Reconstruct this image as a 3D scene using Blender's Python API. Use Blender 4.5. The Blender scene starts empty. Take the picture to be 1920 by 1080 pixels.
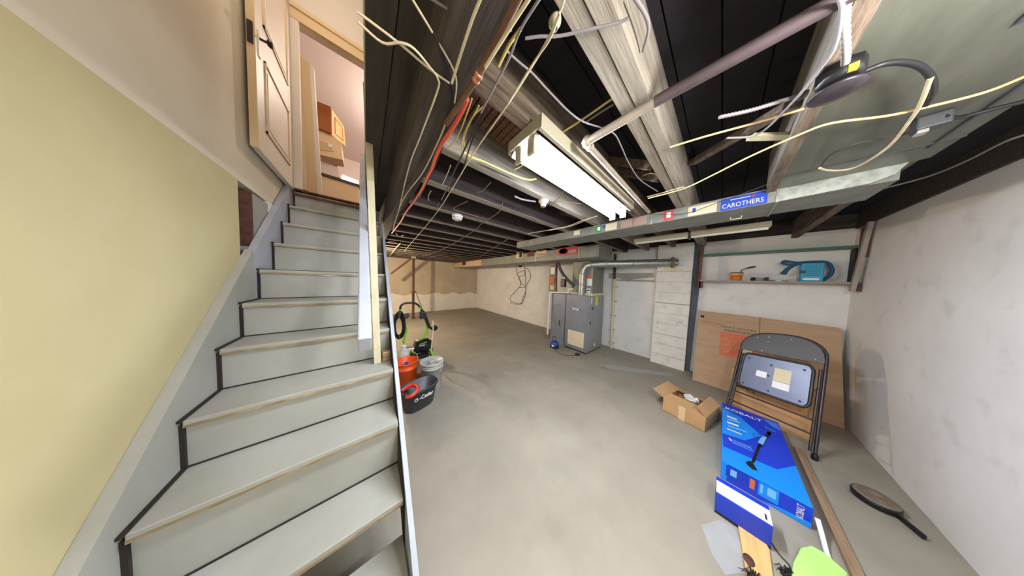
import bpy, bmesh, math, random
import numpy as np
from mathutils import Vector, Matrix, Quaternion
random.seed(7)
C = bpy.context.scene.collection
# ------------------------------------------------------------------ camera
F_PX, YAW, PIT, ROL, CAM_H = 328.0, .6952, .0477, -.0344, 1.6
def cam_axes():
    cy, sy, cp, sp = math.cos(YAW), math.sin(YAW), math.cos(PIT), math.sin(PIT)
    cr, sr = math.cos(ROL), math.sin(ROL)
    f = Vector((sy*cp, cy*cp, -sp)); r = Vector((cy, -sy, 0)); d = f.cross(r)
    return cr*r + sr*d, -sr*r + cr*d, f
RT, DN, FW = cam_axes()
CAM = Vector((0, 0, CAM_H))
cd = bpy.data.cameras.new('camera'); cd.sensor_width = 36; cd.lens = F_PX/1920*36
cd.clip_start = .02; cd.clip_end = 60
co = bpy.data.objects.new('camera', cd); C.objects.link(co)
co.matrix_world = Matrix(((RT.x, -DN.x, -FW.x, CAM.x), (RT.y, -DN.y, -FW.y, CAM.y), (RT.z, -DN.z, -FW.z, CAM.z), (0, 0, 0, 1)))
bpy.context.scene.camera = co
def at(u, v, x=None, y=None, z=None):
    """survey helper: where the sight line of a measured point meets a known wall, floor or ceiling plane"""
    d = RT*(u-960) + DN*(v-540) + FW*F_PX
    if z is not None: t = (z-CAM.z)/d.z
    elif x is not None: t = (x-CAM.x)/d.x
    else: t = (y-CAM.y)/d.y
    return CAM + d*t
# ------------------------------------------------------------------ world, exposure, lights
sc = bpy.context.scene
sc.view_settings.view_transform = 'Standard'; sc.view_settings.look = 'None'
sc.view_settings.gamma = 1; sc.view_settings.use_curve_mapping = False
sc.view_settings.exposure = 0.08
w = bpy.data.worlds.new('world'); sc.world = w; w.use_nodes = True
w.node_tree.nodes['Background'].inputs[0].default_value = (.75, .8, .9, 1)
w.node_tree.nodes['Background'].inputs[1].default_value = .5
sc.cycles.max_bounces = 10; sc.cycles.diffuse_bounces = 7
def lamp(name, kind, loc, energy, col, size=.1, size_y=None, rot=(0, 0, 0)):
    l = bpy.data.lights.new(name, kind); l.energy = energy; l.color = col
    if kind == 'AREA':
        l.shape = 'RECTANGLE'; l.size = size; l.size_y = size_y or size
    else: l.shadow_soft_size = size
    o = bpy.data.objects.new(name, l); o.location = loc; o.rotation_euler = rot; C.objects.link(o)
    return o
TUBE_X0, TUBE_X1, TUBE_Y, TUBE_Z = .60, 1.80, .665, 2.235
lamp('tube_light', 'AREA', ((TUBE_X0+TUBE_X1)/2, TUBE_Y, 2.195), 28, (.95, .97, 1), 1.18, .11)
lamp('far_bulb_light', 'POINT', (.0, 5.7, 2.0), 225, (1, .77, .50), .04)
lamp('stair_foot_fill_light', 'POINT', (.70, -.55, 2.02), 70, (1, .97, .93), .08)  # added fill light outside the frame, no lamp known there
lamp('upstairs_lamp_light', 'POINT', (.9, 4.6, 4.5), 98, (1, .86, .72), .08)
lamp('upstairs_stair_fill', 'POINT', (-.25, 1.5, 4.5), 30, (1, .90, .80), .1)  # unseen fill light added to brighten the stairwell
# ------------------------------------------------------------------ materials
def srgb(c):
    return tuple(((x/255)/12.92 if x/255 <= .04045 else ((x/255+.055)/1.055)**2.4) for x in c) + (1,)
MATS = {}
def mat(name, c1, c2=None, rough=.7, metal=0, scale=6, bump=0, bscale=None, stretch=(1, 1, 1), emit=0, detail=6, lo=.35, hi=.65, spec=None, trans=0, c3=None, scale3=40, amt3=.5):
    if name in MATS: return MATS[name]
    m = bpy.data.materials.new(name); m.use_nodes = True; nt = m.node_tree; b = nt.nodes['Principled BSDF']
    b.inputs['Roughness'].default_value = rough; b.inputs['Metallic'].default_value = metal
    if spec is not None: b.inputs['Specular IOR Level'].default_value = spec
    if trans: b.inputs['Transmission Weight'].default_value = trans
    tc = nt.nodes.new('ShaderNodeTexCoord'); mp = nt.nodes.new('ShaderNodeMapping'); mp.inputs['Scale'].default_value = stretch
    nt.links.new(tc.outputs['Object'], mp.inputs[0])
    if c2 is not None:
        n = nt.nodes.new('ShaderNodeTexNoise'); n.inputs['Scale'].default_value = scale; n.inputs['Detail'].default_value = detail
        n.inputs['Roughness'].default_value = .6
        nt.links.new(mp.outputs[0], n.inputs['Vector'])
        r = nt.nodes.new('ShaderNodeValToRGB'); r.color_ramp.elements[0].position = lo; r.color_ramp.elements[1].position = hi
        r.color_ramp.elements[0].color = srgb(c1); r.color_ramp.elements[1].color = srgb(c2)
        nt.links.new(n.outputs['Fac'], r.inputs[0]); out = r.outputs[0]
        if c3 is not None:
            n3 = nt.nodes.new('ShaderNodeTexNoise'); n3.inputs['Scale'].default_value = scale3; n3.inputs['Detail'].default_value = 4
            nt.links.new(mp.outputs[0], n3.inputs['Vector'])
            r3 = nt.nodes.new('ShaderNodeValToRGB'); r3.color_ramp.elements[0].position = .58; r3.color_ramp.elements[1].position = .72
            r3.color_ramp.elements[0].color = (0, 0, 0, 1); r3.color_ramp.elements[1].color = (amt3, amt3, amt3, 1)
            nt.links.new(n3.outputs['Fac'], r3.inputs[0])
            mx = nt.nodes.new('ShaderNodeMix'); mx.data_type = 'RGBA'
            nt.links.new(r3.outputs[0], mx.inputs[0]); nt.links.new(out, mx.inputs[6]); mx.inputs[7].default_value = srgb(c3); out = mx.outputs[2]
        nt.links.new(out, b.inputs['Base Color'])
    else: b.inputs['Base Color'].default_value = srgb(c1)
    if bump:
        nb = nt.nodes.new('ShaderNodeTexNoise'); nb.inputs['Scale'].default_value = bscale or scale*4; nb.inputs['Detail'].default_value = 5
        nt.links.new(mp.outputs[0], nb.inputs['Vector'])
        bp = nt.nodes.new('ShaderNodeBump'); bp.inputs['Strength'].default_value = bump; bp.inputs['Distance'].default_value = .01
        nt.links.new(nb.outputs['Fac'], bp.inputs['Height']); nt.links.new(bp.outputs[0], b.inputs['Normal'])
    if emit:
        b.inputs['Emission Color'].default_value = srgb(c1); b.inputs['Emission Strength'].default_value = emit
    MATS[name] = m; return m
M_floor = mat('floor_concrete', (140, 134, 122), (155, 149, 136), rough=.75, scale=1.5, bump=.15, bscale=30, c3=(126, 117, 102), scale3=2.4, amt3=.4, detail=8)
M_yellow = mat('yellow_plaster', (186, 176, 134), (194, 184, 143), rough=.8, scale=1.6, bump=.35, bscale=5, c3=(200, 192, 156), scale3=5, amt3=.3)
M_plaster = mat('grey_plaster', (206, 197, 178), (214, 206, 188), rough=.85, scale=2)
M_white = mat('whitewashed_wall', (222, 222, 222), (232, 232, 232), rough=.85, scale=2.2, bump=.25, bscale=6, c3=(190, 187, 182), scale3=5, amt3=.35)
M_far = mat('far_wall_paint', (178, 164, 142), (192, 179, 158), rough=.85, scale=2, bump=.5, bscale=4, c3=(172, 154, 128), scale3=3, amt3=.4)
M_farlow = mat('far_wall_parging', (220, 214, 202), (230, 225, 215), rough=.85, scale=3, bump=.5, bscale=5)
M_block = mat('painted_block', (216, 216, 213), (228, 228, 226), rough=.85, scale=5, bump=.6, bscale=20, c3=(150, 147, 140), scale3=12, amt3=.35)
M_joint = mat('dirty_mortar', (150, 146, 138), (176, 172, 165), rough=.9, scale=12)
M_stair = mat('grey_stair_paint', (152, 153, 146), (163, 164, 158), rough=.5, scale=3, bump=.12, bscale=12, c3=(142, 139, 125), scale3=6, amt3=.35)
M_worn = mat('worn_nosing', (120, 98, 66), (160, 148, 118), rough=.6, scale=14, stretch=(1, 6, 6))
M_gap = mat('dark_gap', (38, 30, 26), rough=.9)
M_railw = mat('pale_blue_grey_paint', (158, 164, 178), (170, 176, 188), rough=.45, scale=4)
M_cream = mat('cream_board', (186, 178, 148), (200, 192, 164), rough=.6, scale=10, stretch=(6, 6, 1))
M_joist = mat('old_joist_wood', (84, 70, 58), (128, 113, 97), rough=.9, scale=7, stretch=(.6, 6, 6), bump=.3, c3=(58, 46, 38), scale3=3, amt3=.6)
M_joistl = mat('whitened_joist_wood', (120, 112, 100), (160, 151, 138), rough=.9, scale=7, stretch=(.5, 8, 8), bump=.3, c3=(84, 72, 60), scale3=5, amt3=.5)
M_joistm = mat('pale_joist_underside', (112, 100, 88), (150, 140, 127), rough=.9, scale=9, stretch=(.6, 6, 6), bump=.3, c3=(88, 76, 66), scale3=4, amt3=.5)
M_jdark = mat('dark_joist_side', (40, 33, 32), (62, 52, 50), rough=.9, scale=7, stretch=(.6, 6, 6), bump=.3)
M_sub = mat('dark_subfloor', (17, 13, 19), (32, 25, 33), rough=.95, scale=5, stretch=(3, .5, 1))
M_subred = mat('red_brown_lath', (92, 58, 46), (132, 96, 78), rough=.9, scale=9, stretch=(.7, 5, 1))
M_beam = mat('sooty_beam', (50, 42, 38), (80, 70, 63), rough=.9, scale=6, stretch=(6, .5, 6), bump=.3)
M_board = mat('sooty_board', (50, 43, 40), (70, 61, 56), rough=.9, scale=4, stretch=(6, .5, 1))
M_galv = mat('galvanised_sheet', (150, 154, 148), (178, 182, 176), rough=.42, metal=.75, scale=26, detail=2)
M_galvd = mat('dull_duct_metal', (126, 128, 122), (142, 144, 138), rough=.55, metal=.35, scale=8)
M_pan = mat('panning_sheet', (92, 94, 84), (106, 108, 98), rough=.5, metal=.3, scale=3, stretch=(1, 6, 1))
M_furn = mat('furnace_grey', (122, 128, 142), (130, 137, 150), rough=.4, metal=.3, scale=5)
M_furnl = mat('furnace_side', (146, 151, 155), (156, 161, 164), rough=.4, metal=.3, scale=5)
M_blk = mat('black_plastic', (22, 22, 25), rough=.4)
M_dkgrey = mat('dark_grey_plastic', (64, 66, 70), rough=.45)
M_chairm = mat('chair_metal', (48, 43, 48), (60, 54, 60), rough=.35, metal=.4, scale=20)
M_chairb = mat('chair_back_panel', (78, 78, 80), rough=.5)
M_seatm = mat('seat_underside', (92, 100, 124), (108, 116, 140), rough=.35, metal=.2, scale=3)
M_card = mat('cardboard', (176, 146, 118), (186, 157, 130), rough=.85, scale=3, stretch=(1, 1, 6))
M_cardd = mat('cardboard_edge', (128, 98, 70), rough=.9)
M_box = mat('kraft_box', (178, 140, 96), (190, 152, 108), rough=.8, scale=4)
M_boxin = mat('kraft_inside', (140, 104, 68), rough=.85)
M_bright = mat('bright_blue_print', (16, 140, 248), rough=.35)
M_royal = mat('royal_blue_print', (22, 58, 205), rough=.35)
M_navy = mat('deep_blue_print', (30, 60, 190), rough=.4)
M_whitep = mat('white_print', (232, 234, 238), rough=.5)
M_paleb = mat('pale_blue_print', (120, 190, 245), rough=.4)
M_orange = mat('orange_print', (206, 106, 62), rough=.6)
M_ink = mat('black_ink', (34, 28, 26), rough=.7)
M_orb = mat('orange_plastic', (242, 92, 30), rough=.4)
M_pail = mat('pale_grey_plastic', (176, 180, 178), (186, 190, 188), rough=.4, scale=4)
M_red = mat('red_plastic', (206, 44, 40), rough=.4)
M_green = mat('green_tube', (126, 206, 54), rough=.35)
M_lime = mat('lime_fabric', (172, 216, 118), (182, 226, 128), rough=.7, scale=8)
M_pine = mat('pine_board', (204, 162, 100), (220, 182, 122), rough=.6, scale=6, stretch=(.6, 6, 2), c3=(150, 96, 50), scale3=4, amt3=.4)
M_brownw = mat('brown_board', (128, 104, 80), (158, 132, 104), rough=.7, scale=8, stretch=(.5, 6, 6))
M_rust = mat('rusty_iron', (72, 44, 36), (98, 64, 52), rough=.8, scale=14)
M_rustl = mat('rusty_disc', (104, 92, 80), (124, 110, 96), rough=.7, scale=18)
M_pvc = mat('white_pvc', (222, 224, 228), rough=.35)
M_pipe = mat('cream_painted_pipe', (176, 164, 146), (150, 138, 124), rough=.5, metal=.2, scale=8)
M_dpipe = mat('grey_iron_pipe', (74, 62, 66), (92, 79, 83), rough=.55, metal=.3, scale=8)
M_cream_c = mat('cream_cable', (212, 200, 170), (190, 174, 140), rough=.6, scale=14)
M_yel_c = mat('yellow_cable', (216, 196, 116), rough=.6)
M_tan_c = mat('tan_cable', (222, 190, 136), rough=.6)
M_grey_c = mat('grey_cable', (132, 127, 130), rough=.6)
M_blk_c = mat('black_cable', (26, 24, 28), rough=.5)
M_brown_c = mat('brown_cloth_cable', (120, 94, 76), rough=.8)
M_red_c = mat('red_tube', (206, 82, 58), rough=.5)
M_copper = mat('copper', (190, 116, 84), (214, 150, 118), rough=.35, metal=.8, scale=20)
M_lpaint = mat('white_enamel', (206, 204, 196), rough=.4)
M_dimwhite = mat('yellowed_enamel', (176, 168, 148), rough=.5)
M_tube = mat('lit_tube', (232, 240, 255), emit=112)
M_tubeoff = mat('unlit_tube', (206, 204, 198), rough=.25)
M_teal = mat('turquoise_plastic', (40, 156, 196), rough=.45)
M_teald = mat('dark_blue_strap', (30, 84, 124), rough=.7)
M_ydoor = mat('door_paint', (206, 198, 186), (214, 206, 195), rough=.4, scale=2)
M_kit = mat('kitchen_wall_paint', (226, 206, 172), rough=.8)
M_kitc = mat('kitchen_ceiling_paint', (232, 222, 222), rough=.8)
M_cas = mat('tan_casing', (204, 180, 140), rough=.5)
M_cab = mat('brown_cabinet_side', (158, 88, 38), rough=.5)
M_cabd = mat('orange_wood_door', (206, 138, 66), (216, 150, 78), rough=.35, scale=12)
M_daylight = mat('daylight_pane', (226, 234, 255), emit=3.2)
M_bulb = mat('glowing_bulb', (255, 222, 170), emit=12)
M_gyel = mat('yellow_label', (226, 214, 50), rough=.5)
M_sgreen = mat('green_sticker', (60, 138, 82), rough=.5)
M_sred = mat('red_sticker', (192, 66, 70), rough=.5)
M_scream = mat('cream_sticker', (214, 204, 172), rough=.6)
M_sblue = mat('blue_sign', (38, 72, 190), rough=.4)
M_spink = mat('faded_pink_sticker', (178, 146, 140), rough=.6)
M_shelfw = mat('shelf_board', (150, 142, 136), (164, 156, 150), rough=.7, scale=6)
M_redw = mat('red_brown_bracket', (92, 52, 46), (118, 72, 62), rough=.7, scale=8)
M_greent = mat('green_edge', (52, 108, 92), rough=.6)
M_dkstrip = mat('dark_grey_paint_strip', (84, 86, 96), (100, 102, 112), rough=.8, scale=8)
M_bluep = mat('blue_pump_plastic', (34, 66, 160), rough=.4)
M_patch = mat('pale_floor_patch', (150, 153, 154), (162, 164, 164), rough=.75, scale=6)
M_can = mat('orange_can_label', (206, 122, 44), rough=.5)
M_tape = mat('grey_tape', (150, 146, 142), rough=.6)
M_fcord = mat('dark_wall_cord', (70, 62, 58), rough=.6)
# ------------------------------------------------------------------ builders
def tag(o, label=None, cat=None, group=None, kind=None):
    if label: o['label'] = label
    if cat: o['category'] = cat
    if group: o['group'] = group
    if kind: o['kind'] = kind
    return o
ORIG = {}
def origin(o):
    p = Vector((0, 0, 0))
    while o is not None: p = p + Vector(ORIG.get(o.name, (0, 0, 0))); o = o.parent
    return p
def empty(name, loc, label, cat, group=None):
    o = bpy.data.objects.new(name, None); C.objects.link(o); o.location = loc; o.empty_display_size = .1
    ORIG[o.name] = tuple(loc); return tag(o, label, cat, group)
class MB:
    def __init__(s): s.v = []; s.f = []; s.sm = []
    def add(s, vs, fs, smooth=False):
        n = len(s.v); s.v += [Vector(p) for p in vs]; s.f += [[i+n for i in f] for f in fs]; s.sm += [smooth]*len(fs); return s
    def box(s, x0, x1, y0, y1, z0, z1, T=None, bev=0):
        vs = [Vector((x, y, z)) for z in (z0, z1) for x, y in ((x0, y0), (x1, y0), (x1, y1), (x0, y1))]
        if T is not None: vs = [T @ p for p in vs]
        return s.add(vs, [(3, 2, 1, 0), (4, 5, 6, 7), (0, 1, 5, 4), (1, 2, 6, 5), (2, 3, 7, 6), (3, 0, 4, 7)])
    def hexa(s, a, b):     # two quads (lower, upper)
        return s.add(list(a)+list(b), [(3, 2, 1, 0), (4, 5, 6, 7), (0, 1, 5, 4), (1, 2, 6, 5), (2, 3, 7, 6), (3, 0, 4, 7)])
    def prism(s, pts, vec):
        n = len(pts); vec = Vector(vec); top = [Vector(p)+vec for p in pts]
        return s.add(list(pts)+top, [tuple(range(n))[::-1], tuple(range(n, 2*n))] + [(i, (i+1) % n, n+(i+1) % n, n+i) for i in range(n)])
    def bar(s, p, q, w, h, up=(0, 0, 1)):
        p = Vector(p); q = Vector(q); d = (q-p).normalized(); u = Vector(up)
        a = d.cross(u).normalized(); b = a.cross(d).normalized()
        c = [p+a*i*w/2+b*j*h/2 for i, j in ((-1, -1), (1, -1), (1, 1), (-1, 1))]
        return s.hexa(c, [x+(q-p) for x in c])
    def tube(s, pts, r, n=8, closed=False):
        pts = [Vector(p) for p in pts]; rr = r if isinstance(r, (list, tuple)) else [r]*len(pts)
        up = Vector((0, 0, 1)); rings = []; prev = None
        for i, p in enumerate(pts):
            if closed: d = pts[(i+1) % len(pts)]-pts[i-1]
            else: d = pts[min(i+1, len(pts)-1)]-pts[max(i-1, 0)]
            if d.length < 1e-9: d = Vector((0, 0, 1))
            d.normalize()
            if prev is None:
                a = d.cross(up)
                if a.length < .05: a = d.cross(Vector((1, 0, 0)))
            else: a = prev - d*prev.dot(d)
            a.normalize(); prev = a; b = d.cross(a)
            rings.append([p+(a*math.cos(t)+b*math.sin(t))*rr[i] for t in [2*math.pi*k/n for k in range(n)]])
        vs = [q for R in rings for q in R]; m = len(pts); fs = []
        for i in range(m if closed else m-1):
            j = (i+1) % m
            for k in range(n): fs.append((i*n+k, i*n+(k+1) % n, j*n+(k+1) % n, j*n+k))
        s.add(vs, fs, True)
        if not closed:
            s.add(rings[0], [tuple(range(n))[::-1]]); s.add(rings[-1], [tuple(range(n))])
        return s
    def lathe(s, prof, c, n=24, axis=(0, 0, 1), sx=1, sy=1, rot=0):
        q = Vector((0, 0, 1)).rotation_difference(Vector(axis).normalized()); c = Vector(c); vs = []; fs = []
        for r, z in prof:
            for k in range(n):
                t = 2*math.pi*k/n; p = Vector((r*math.cos(t)*sx, r*math.sin(t)*sy, z))
                if rot: p = Quaternion((0, 0, 1), rot) @ p
                vs.append(c + q @ p)
        m = len(prof)
        for i in range(m-1):
            for k in range(n): fs.append((i*n+k, i*n+(k+1) % n, (i+1)*n+(k+1) % n, (i+1)*n+k))
        if prof[0][0] > 1e-6: fs.append(tuple(range(n))[::-1])
        if prof[-1][0] > 1e-6: fs.append(tuple((m-1)*n+k for k in range(n)))
        return s.add(vs, fs, True)
    def build(s, name, m, parent=None, label=None, cat=None, group=None, kind=None, bevel=0, solid=0):
        o0 = origin(parent)
        me = bpy.data.meshes.new(name)
        me.from_pydata([tuple(p-o0) for p in s.v], [], s.f); me.validate()
        sm = s.sm if len(s.sm) == len(me.polygons) else [False]*len(me.polygons)
        me.polygons.foreach_set('use_smooth', sm); me.materials.append(m)
        bm = bmesh.new(); bm.from_mesh(me)
        bmesh.ops.recalc_face_normals(bm, faces=bm.faces); bm.to_mesh(me); bm.free(); me.update()
        o = bpy.data.objects.new(name, me); C.objects.link(o); o.parent = parent
        if solid:
            md = o.modifiers.new('solid', 'SOLIDIFY'); md.thickness = solid
        if bevel:
            md = o.modifiers.new('bevel', 'BEVEL'); md.width = bevel; md.segments = 2; md.limit_method = 'ANGLE'; md.angle_limit = math.radians(40)
        return tag(o, label, cat, group, kind)
def smooth_path(pts, k=6):
    pts = [Vector(p) for p in pts]; out = []
    P = [pts[0]*2-pts[1]] + pts + [pts[-1]*2-pts[-2]]
    for i in range(1, len(P)-2):
        a, b, c, d = P[i-1:i+3]
        for j in range(k):
            t = j/k
            out.append(.5*((2*b)+(c-a)*t+(2*a-5*b+4*c-d)*t*t+(3*b-a-3*c+d)*t**3))
    out.append(pts[-1]); return out
def lettering(s, parent, m, org, xdir, ydir, height, width=None, name='lettering', bold=0, label=None):
    cu = bpy.data.curves.new('t', 'FONT'); cu.body = s; cu.size = 1; cu.extrude = .004; cu.offset = bold; cu.resolution_u = 3
    t = bpy.data.objects.new('t', cu); C.objects.link(t)
    dg = bpy.context.evaluated_depsgraph_get(); me = bpy.data.meshes.new_from_object(t.evaluated_get(dg)); bpy.data.objects.remove(t)
    xs = [v.co.x for v in me.vertices]; ys = [v.co.y for v in me.vertices]
    x0, x1, y0, y1 = min(xs), max(xs), min(ys), max(ys)
    X = Vector(xdir).normalized(); Y = Vector(ydir).normalized(); N = X.cross(Y)
    ky = height/(y1-y0); kx = (width/(x1-x0)) if width else ky
    o0 = origin(parent)
    for v in me.vertices:
        v.co = Vector(org) + X*(v.co.x-x0)*kx + Y*(v.co.y-y0)*ky + N*v.co.z*.05 - o0
    me.name = name; me.materials.clear(); me.materials.append(m)
    o = bpy.data.objects.new(name, me); C.objects.link(o); o.parent = parent
    if label: o['label'] = label
    return o
def box(name, m, b, parent=None, **k):
    return MB().box(*b).build(name, m, parent, **k)
# ================================================================== SETTING
XL, XW, YF, YR = -.64, 4.70, 8.65, -1.04     # yellow wall, long wall, far wall, right wall
JB, SUBZ = 2.33, 2.57                        # joist bottoms, underside of the boards above
fl = box('floor', M_floor, (XL-.3, XW+.3, YR-.3, YF+.3, -.12, 0), kind='structure')
def flat_blob(pts, z, h, name, m, parent, **k):
    return MB().prism([Vector((x, y, z)) for x, y in pts], (0, 0, h)).build(name, m, parent, **k)
def blobpx(px, z, h, name, m, parent, **k):
    q = [at(u, v, z=z) for u, v in px]
    return flat_blob([(p.x, p.y) for p in q], z, h, name, m, parent, **k)
blobpx([(1315, 985), (1350, 975), (1378, 990), (1392, 1030), (1394, 1075), (1360, 1078), (1335, 1040)], .0, .0015, 'cement_patch', M_patch, fl, label='pale grey smooth patch on the concrete')
blobpx([(1118, 682), (1150, 684), (1200, 692), (1255, 700), (1263, 706), (1200, 699), (1140, 690)], .0, .0015, 'cement_patch', M_patch, fl)
# walls
wl = MB().box(XL-.5, XL, YR-.2, 2.05, 0, 2.19).build('wall_left', M_yellow, kind='structure')
MB().box(XL-.5, XL, 2.52, YF, 0, 2.19).build('wall_left_rear', M_white, kind='structure')
MB().box(XL-.5, XL, 2.05, 2.52, 0, 1.62).build('wall_left_opening_base', M_yellow, kind='structure')
MB().box(XL-.5, XL-.42, 2.05, 2.52, 1.62, 2.19).build('wall_left_recess', M_rust, kind='structure')
wr = MB().box(XL-.5, XW+.3, YR-.25, YR, 0, 2.38).build('wall_right', M_white, kind='structure')
wb = MB().box(XW, XW+.3, YR, YF, 0, 2.39).build('wall_back', M_white, kind='structure')
# raised parging and dirty ledges on the long wall between furnace and chimney, and scratches
for k, (a, b) in enumerate((((1149, 525), (1226, 527)),)):
    p = at(*a, x=XW-.03); q = at(*b, x=XW-.03)
    MB().bar(p, q, .05, .03).build('ledge', M_joint, wb)
for px in ([(1141, 512), (1226, 512), (1226, 520), (1190, 523), (1175, 528), (1160, 521), (1141, 522)], ):
    q = [at(u, v, x=XW-.012) for u, v in px]
    MB().prism(q, (.012, 0, 0)).build('plaster_patch', M_joint, wb, label='dirty crumbling plaster band')
wf = MB().box(XL, XW, YF, YF+.3, 0, 2.39).build('wall_far', M_far, kind='structure')
# thicker lower parging with a ragged upper edge
top = []
n = 34
for i in range(n+1):
    x = .6+(XW-.6)*i/n
    top.append(Vector((x, YF-.03, .80+.05*math.sin(i*.9)+.03*random.random())))
MB().prism([Vector((.6, YF-.03, 0))]+top+[Vector((XW, YF-.03, 0))], (0, .03, 0)).build('parging', M_farlow, wf, label='paler rough lower coat of plaster')
for i in (25, 27, 29, 31):
    MB().bar(top[i]+Vector((0, -.006, .02)), top[i+1]+Vector((.02, -.006, .03)), .012, .014).build('crack', M_joint, wf)
# stairwell upper walls
MB().box(XL-.5, XL-.005, YR, 3.05, 2.19, 4.95).build('wall_stairwell', M_plaster, kind='structure')
MB().box(-.005, .10, .0, 1.53, 2.5, 4.95).box(.04, .10, 1.53, 1.61, 2.5, 4.95).box(-.005, .10, 1.61, 3.0, 2.5, 4.95).build('wall_stairwell_right', M_ydoor, kind='structure')
MB().box(XL-.5, .10, YR-.25, YR, 2.38, 4.95).build('wall_stairwell_front', M_plaster, kind='structure')
MB().box(-.005, .10, YR, .0, 2.5, 4.95).build('wall_stairwell_side', M_plaster, kind='structure')
# door wall at head of the stairs : opening x -.50..0, z 2.5..4.2
dwl = MB().box(XL-.5, -.56, 3.0, 3.10, 2.5, 4.95).box(-.56, .10, 3.0, 3.10, 4.22, 4.95).build('wall_stairhead', M_ydoor, kind='structure')
# upstairs room
MB().box(XL-1.6, 2.2, 3.0, 7.2, 4.95, 5.05).build('ceiling_upstairs', M_kitc, kind='structure')
MB().box(XL-.5, .10, YR-.2, 3.0, 4.95, 5.05).build('ceiling_stairwell', M_kitc, kind='structure')
MB().box(XL-1.6, .0, 3.0, 7.2, 2.43, 2.50).box(.0, 2.2, 3.0, 7.2, 2.64, 2.68).build('floor_upstairs', M_rust, kind='structure')
MB().box(XL-1.7, XL-1.6, 3.1, 7.2, 2.5, 4.95).build('wall_upstairs_left', M_kit, kind='structure')
MB().box(2.1, 2.2, 3.1, 7.2, 2.64, 4.95).build('wall_upstairs_right', M_kit, kind='structure')
MB().box(XL-1.6, .0, 7.2, 7.3, 2.5, 4.95).box(.0, 2.2, 7.2, 7.3, 2.64, 4.95).build('wall_upstairs_back', M_kitc, kind='structure')
MB().box(.10, 2.1, 3.0, 3.1, 2.64, 4.95).build('wall_upstairs_front', M_kit, kind='structure')
# beige nib wall just beyond the doorway at left with darker corner strip
def slabpx(px, y, dy, name, m, parent=None, **k):
    q = [at(u, v, y=y) for u, v in px]
    return MB().prism(q, (0, dy, 0)).build(name, m, parent, **k)
slabpx([(533, 0), (562, 100), (572, 128), (590, 362), (560, 352), (540, 200)], 3.3, .05, 'wall_upstairs_nib', M_kit, kind='structure')
slabpx([(562, 105), (580, 118), (597, 364), (578, 360)], 3.28, .04, 'trim_1', M_cas, kind='structure')
slabpx([(580, 120), (588, 125), (604, 366), (596, 364)], 3.27, .05, 'trim_2', M_ydoor, kind='structure')
hw = slabpx([(597, 326), (673, 349), (673, 392), (593, 372)], 4.0, .1, 'wall_upstairs_half', M_kit, kind='structure')
slabpx([(602, 323), (674, 346), (674, 349.5), (600, 326.5)], 3.97, .16, 'cap', M_blk, hw, label='dark cap strip along the half wall')
wn = slabpx([(640, 325), (673, 338), (673, 349), (638, 337)], 6.9, .03, 'window_1', M_lpaint, kind='structure')
slabpx([(642, 327.5), (671, 339), (671, 348), (640, 337)], 6.88, .015, 'pane', M_daylight, wn)
# header casing of the doorway
tr = MB().box(-.60, -.006, 2.965, 3.0, 4.20, 4.30).box(-.60, -.006, 2.95, 3.0, 4.30, 4.34).build('trim_3', M_cas, kind='structure')
MB().box(-.60, -.53, 2.97, 3.0, 2.5, 4.2).build('trim_4', M_ydoor, kind='structure')
# ---------------------------------------------------------------- ceiling with its joists
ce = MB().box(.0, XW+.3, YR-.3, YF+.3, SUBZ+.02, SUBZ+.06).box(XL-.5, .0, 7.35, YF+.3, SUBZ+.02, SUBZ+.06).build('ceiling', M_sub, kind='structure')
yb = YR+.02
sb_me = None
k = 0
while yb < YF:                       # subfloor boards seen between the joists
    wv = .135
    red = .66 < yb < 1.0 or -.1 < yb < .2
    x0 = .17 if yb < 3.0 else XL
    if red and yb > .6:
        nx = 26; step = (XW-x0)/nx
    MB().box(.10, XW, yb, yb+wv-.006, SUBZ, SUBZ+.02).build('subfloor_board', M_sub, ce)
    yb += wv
# narrow red-brown lath under the bay above the lamp
for i in range(44):
    x = .30+i*.042
    MB().box(x, x+.034, .70, 1.045, SUBZ-.018, SUBZ-.002).build('lath', M_subred, ce)
JY = [-.62, .64, 1.075, 1.50, 2.02, 2.48, 2.95] + [3.45+.46*i for i in range(12)]
for y in JY:
    if y > YF-.1: continue
    x0 = .26
    mm = M_joistl if y in (1.075,) else M_joist
    if y > 1.2:  # dark joist bodies with paler undersides
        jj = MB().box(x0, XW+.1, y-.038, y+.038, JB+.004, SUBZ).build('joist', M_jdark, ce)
        MB().box(x0+.001, XW+.09, y-.039, y+.039, JB, JB+.004).build('pale_edge', M_joistm, jj, label='pale underside of the joist')
    else: MB().box(x0, XW+.1, y-.028, y+.028, JB, SUBZ).build('joist', mm, ce)
# doubled pale joist near the camera
MB().box(.05, XW+.1, .225, .272, JB, SUBZ).build('joist', M_joistl, ce, label='pale doubled joist')
MB().box(.05, XW+.1, .277, .325, JB+.004, SUBZ).build('joist', M_joistl, ce)
MB().box(-.2, 2.25, -.205, -.165, JB-.01, SUBZ).build('joist', M_joistl, ce)
# sooty boards above the stair edge and main beam
MB().box(.045, .080, .05, 3.0, 2.46, 2.50).box(.0, .045, .05, 1.53, 2.46, 2.5).box(.0, .045, 1.61, 3.0, 2.46, 2.5).build('soffit_board', M_board, ce)
MB().box(.085, .165, .05, 3.0, 2.455, 2.50).build('soffit_board', M_board, ce)
MB().box(.165, .275, .05, YF, 2.26, SUBZ).build('main_beam', M_beam, ce, label='sooty timber beam beside the stairs')
MB().box(.285, .31, .62, 3.1, 2.29, 2.34).build('ledger', M_beam, ce)
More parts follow.
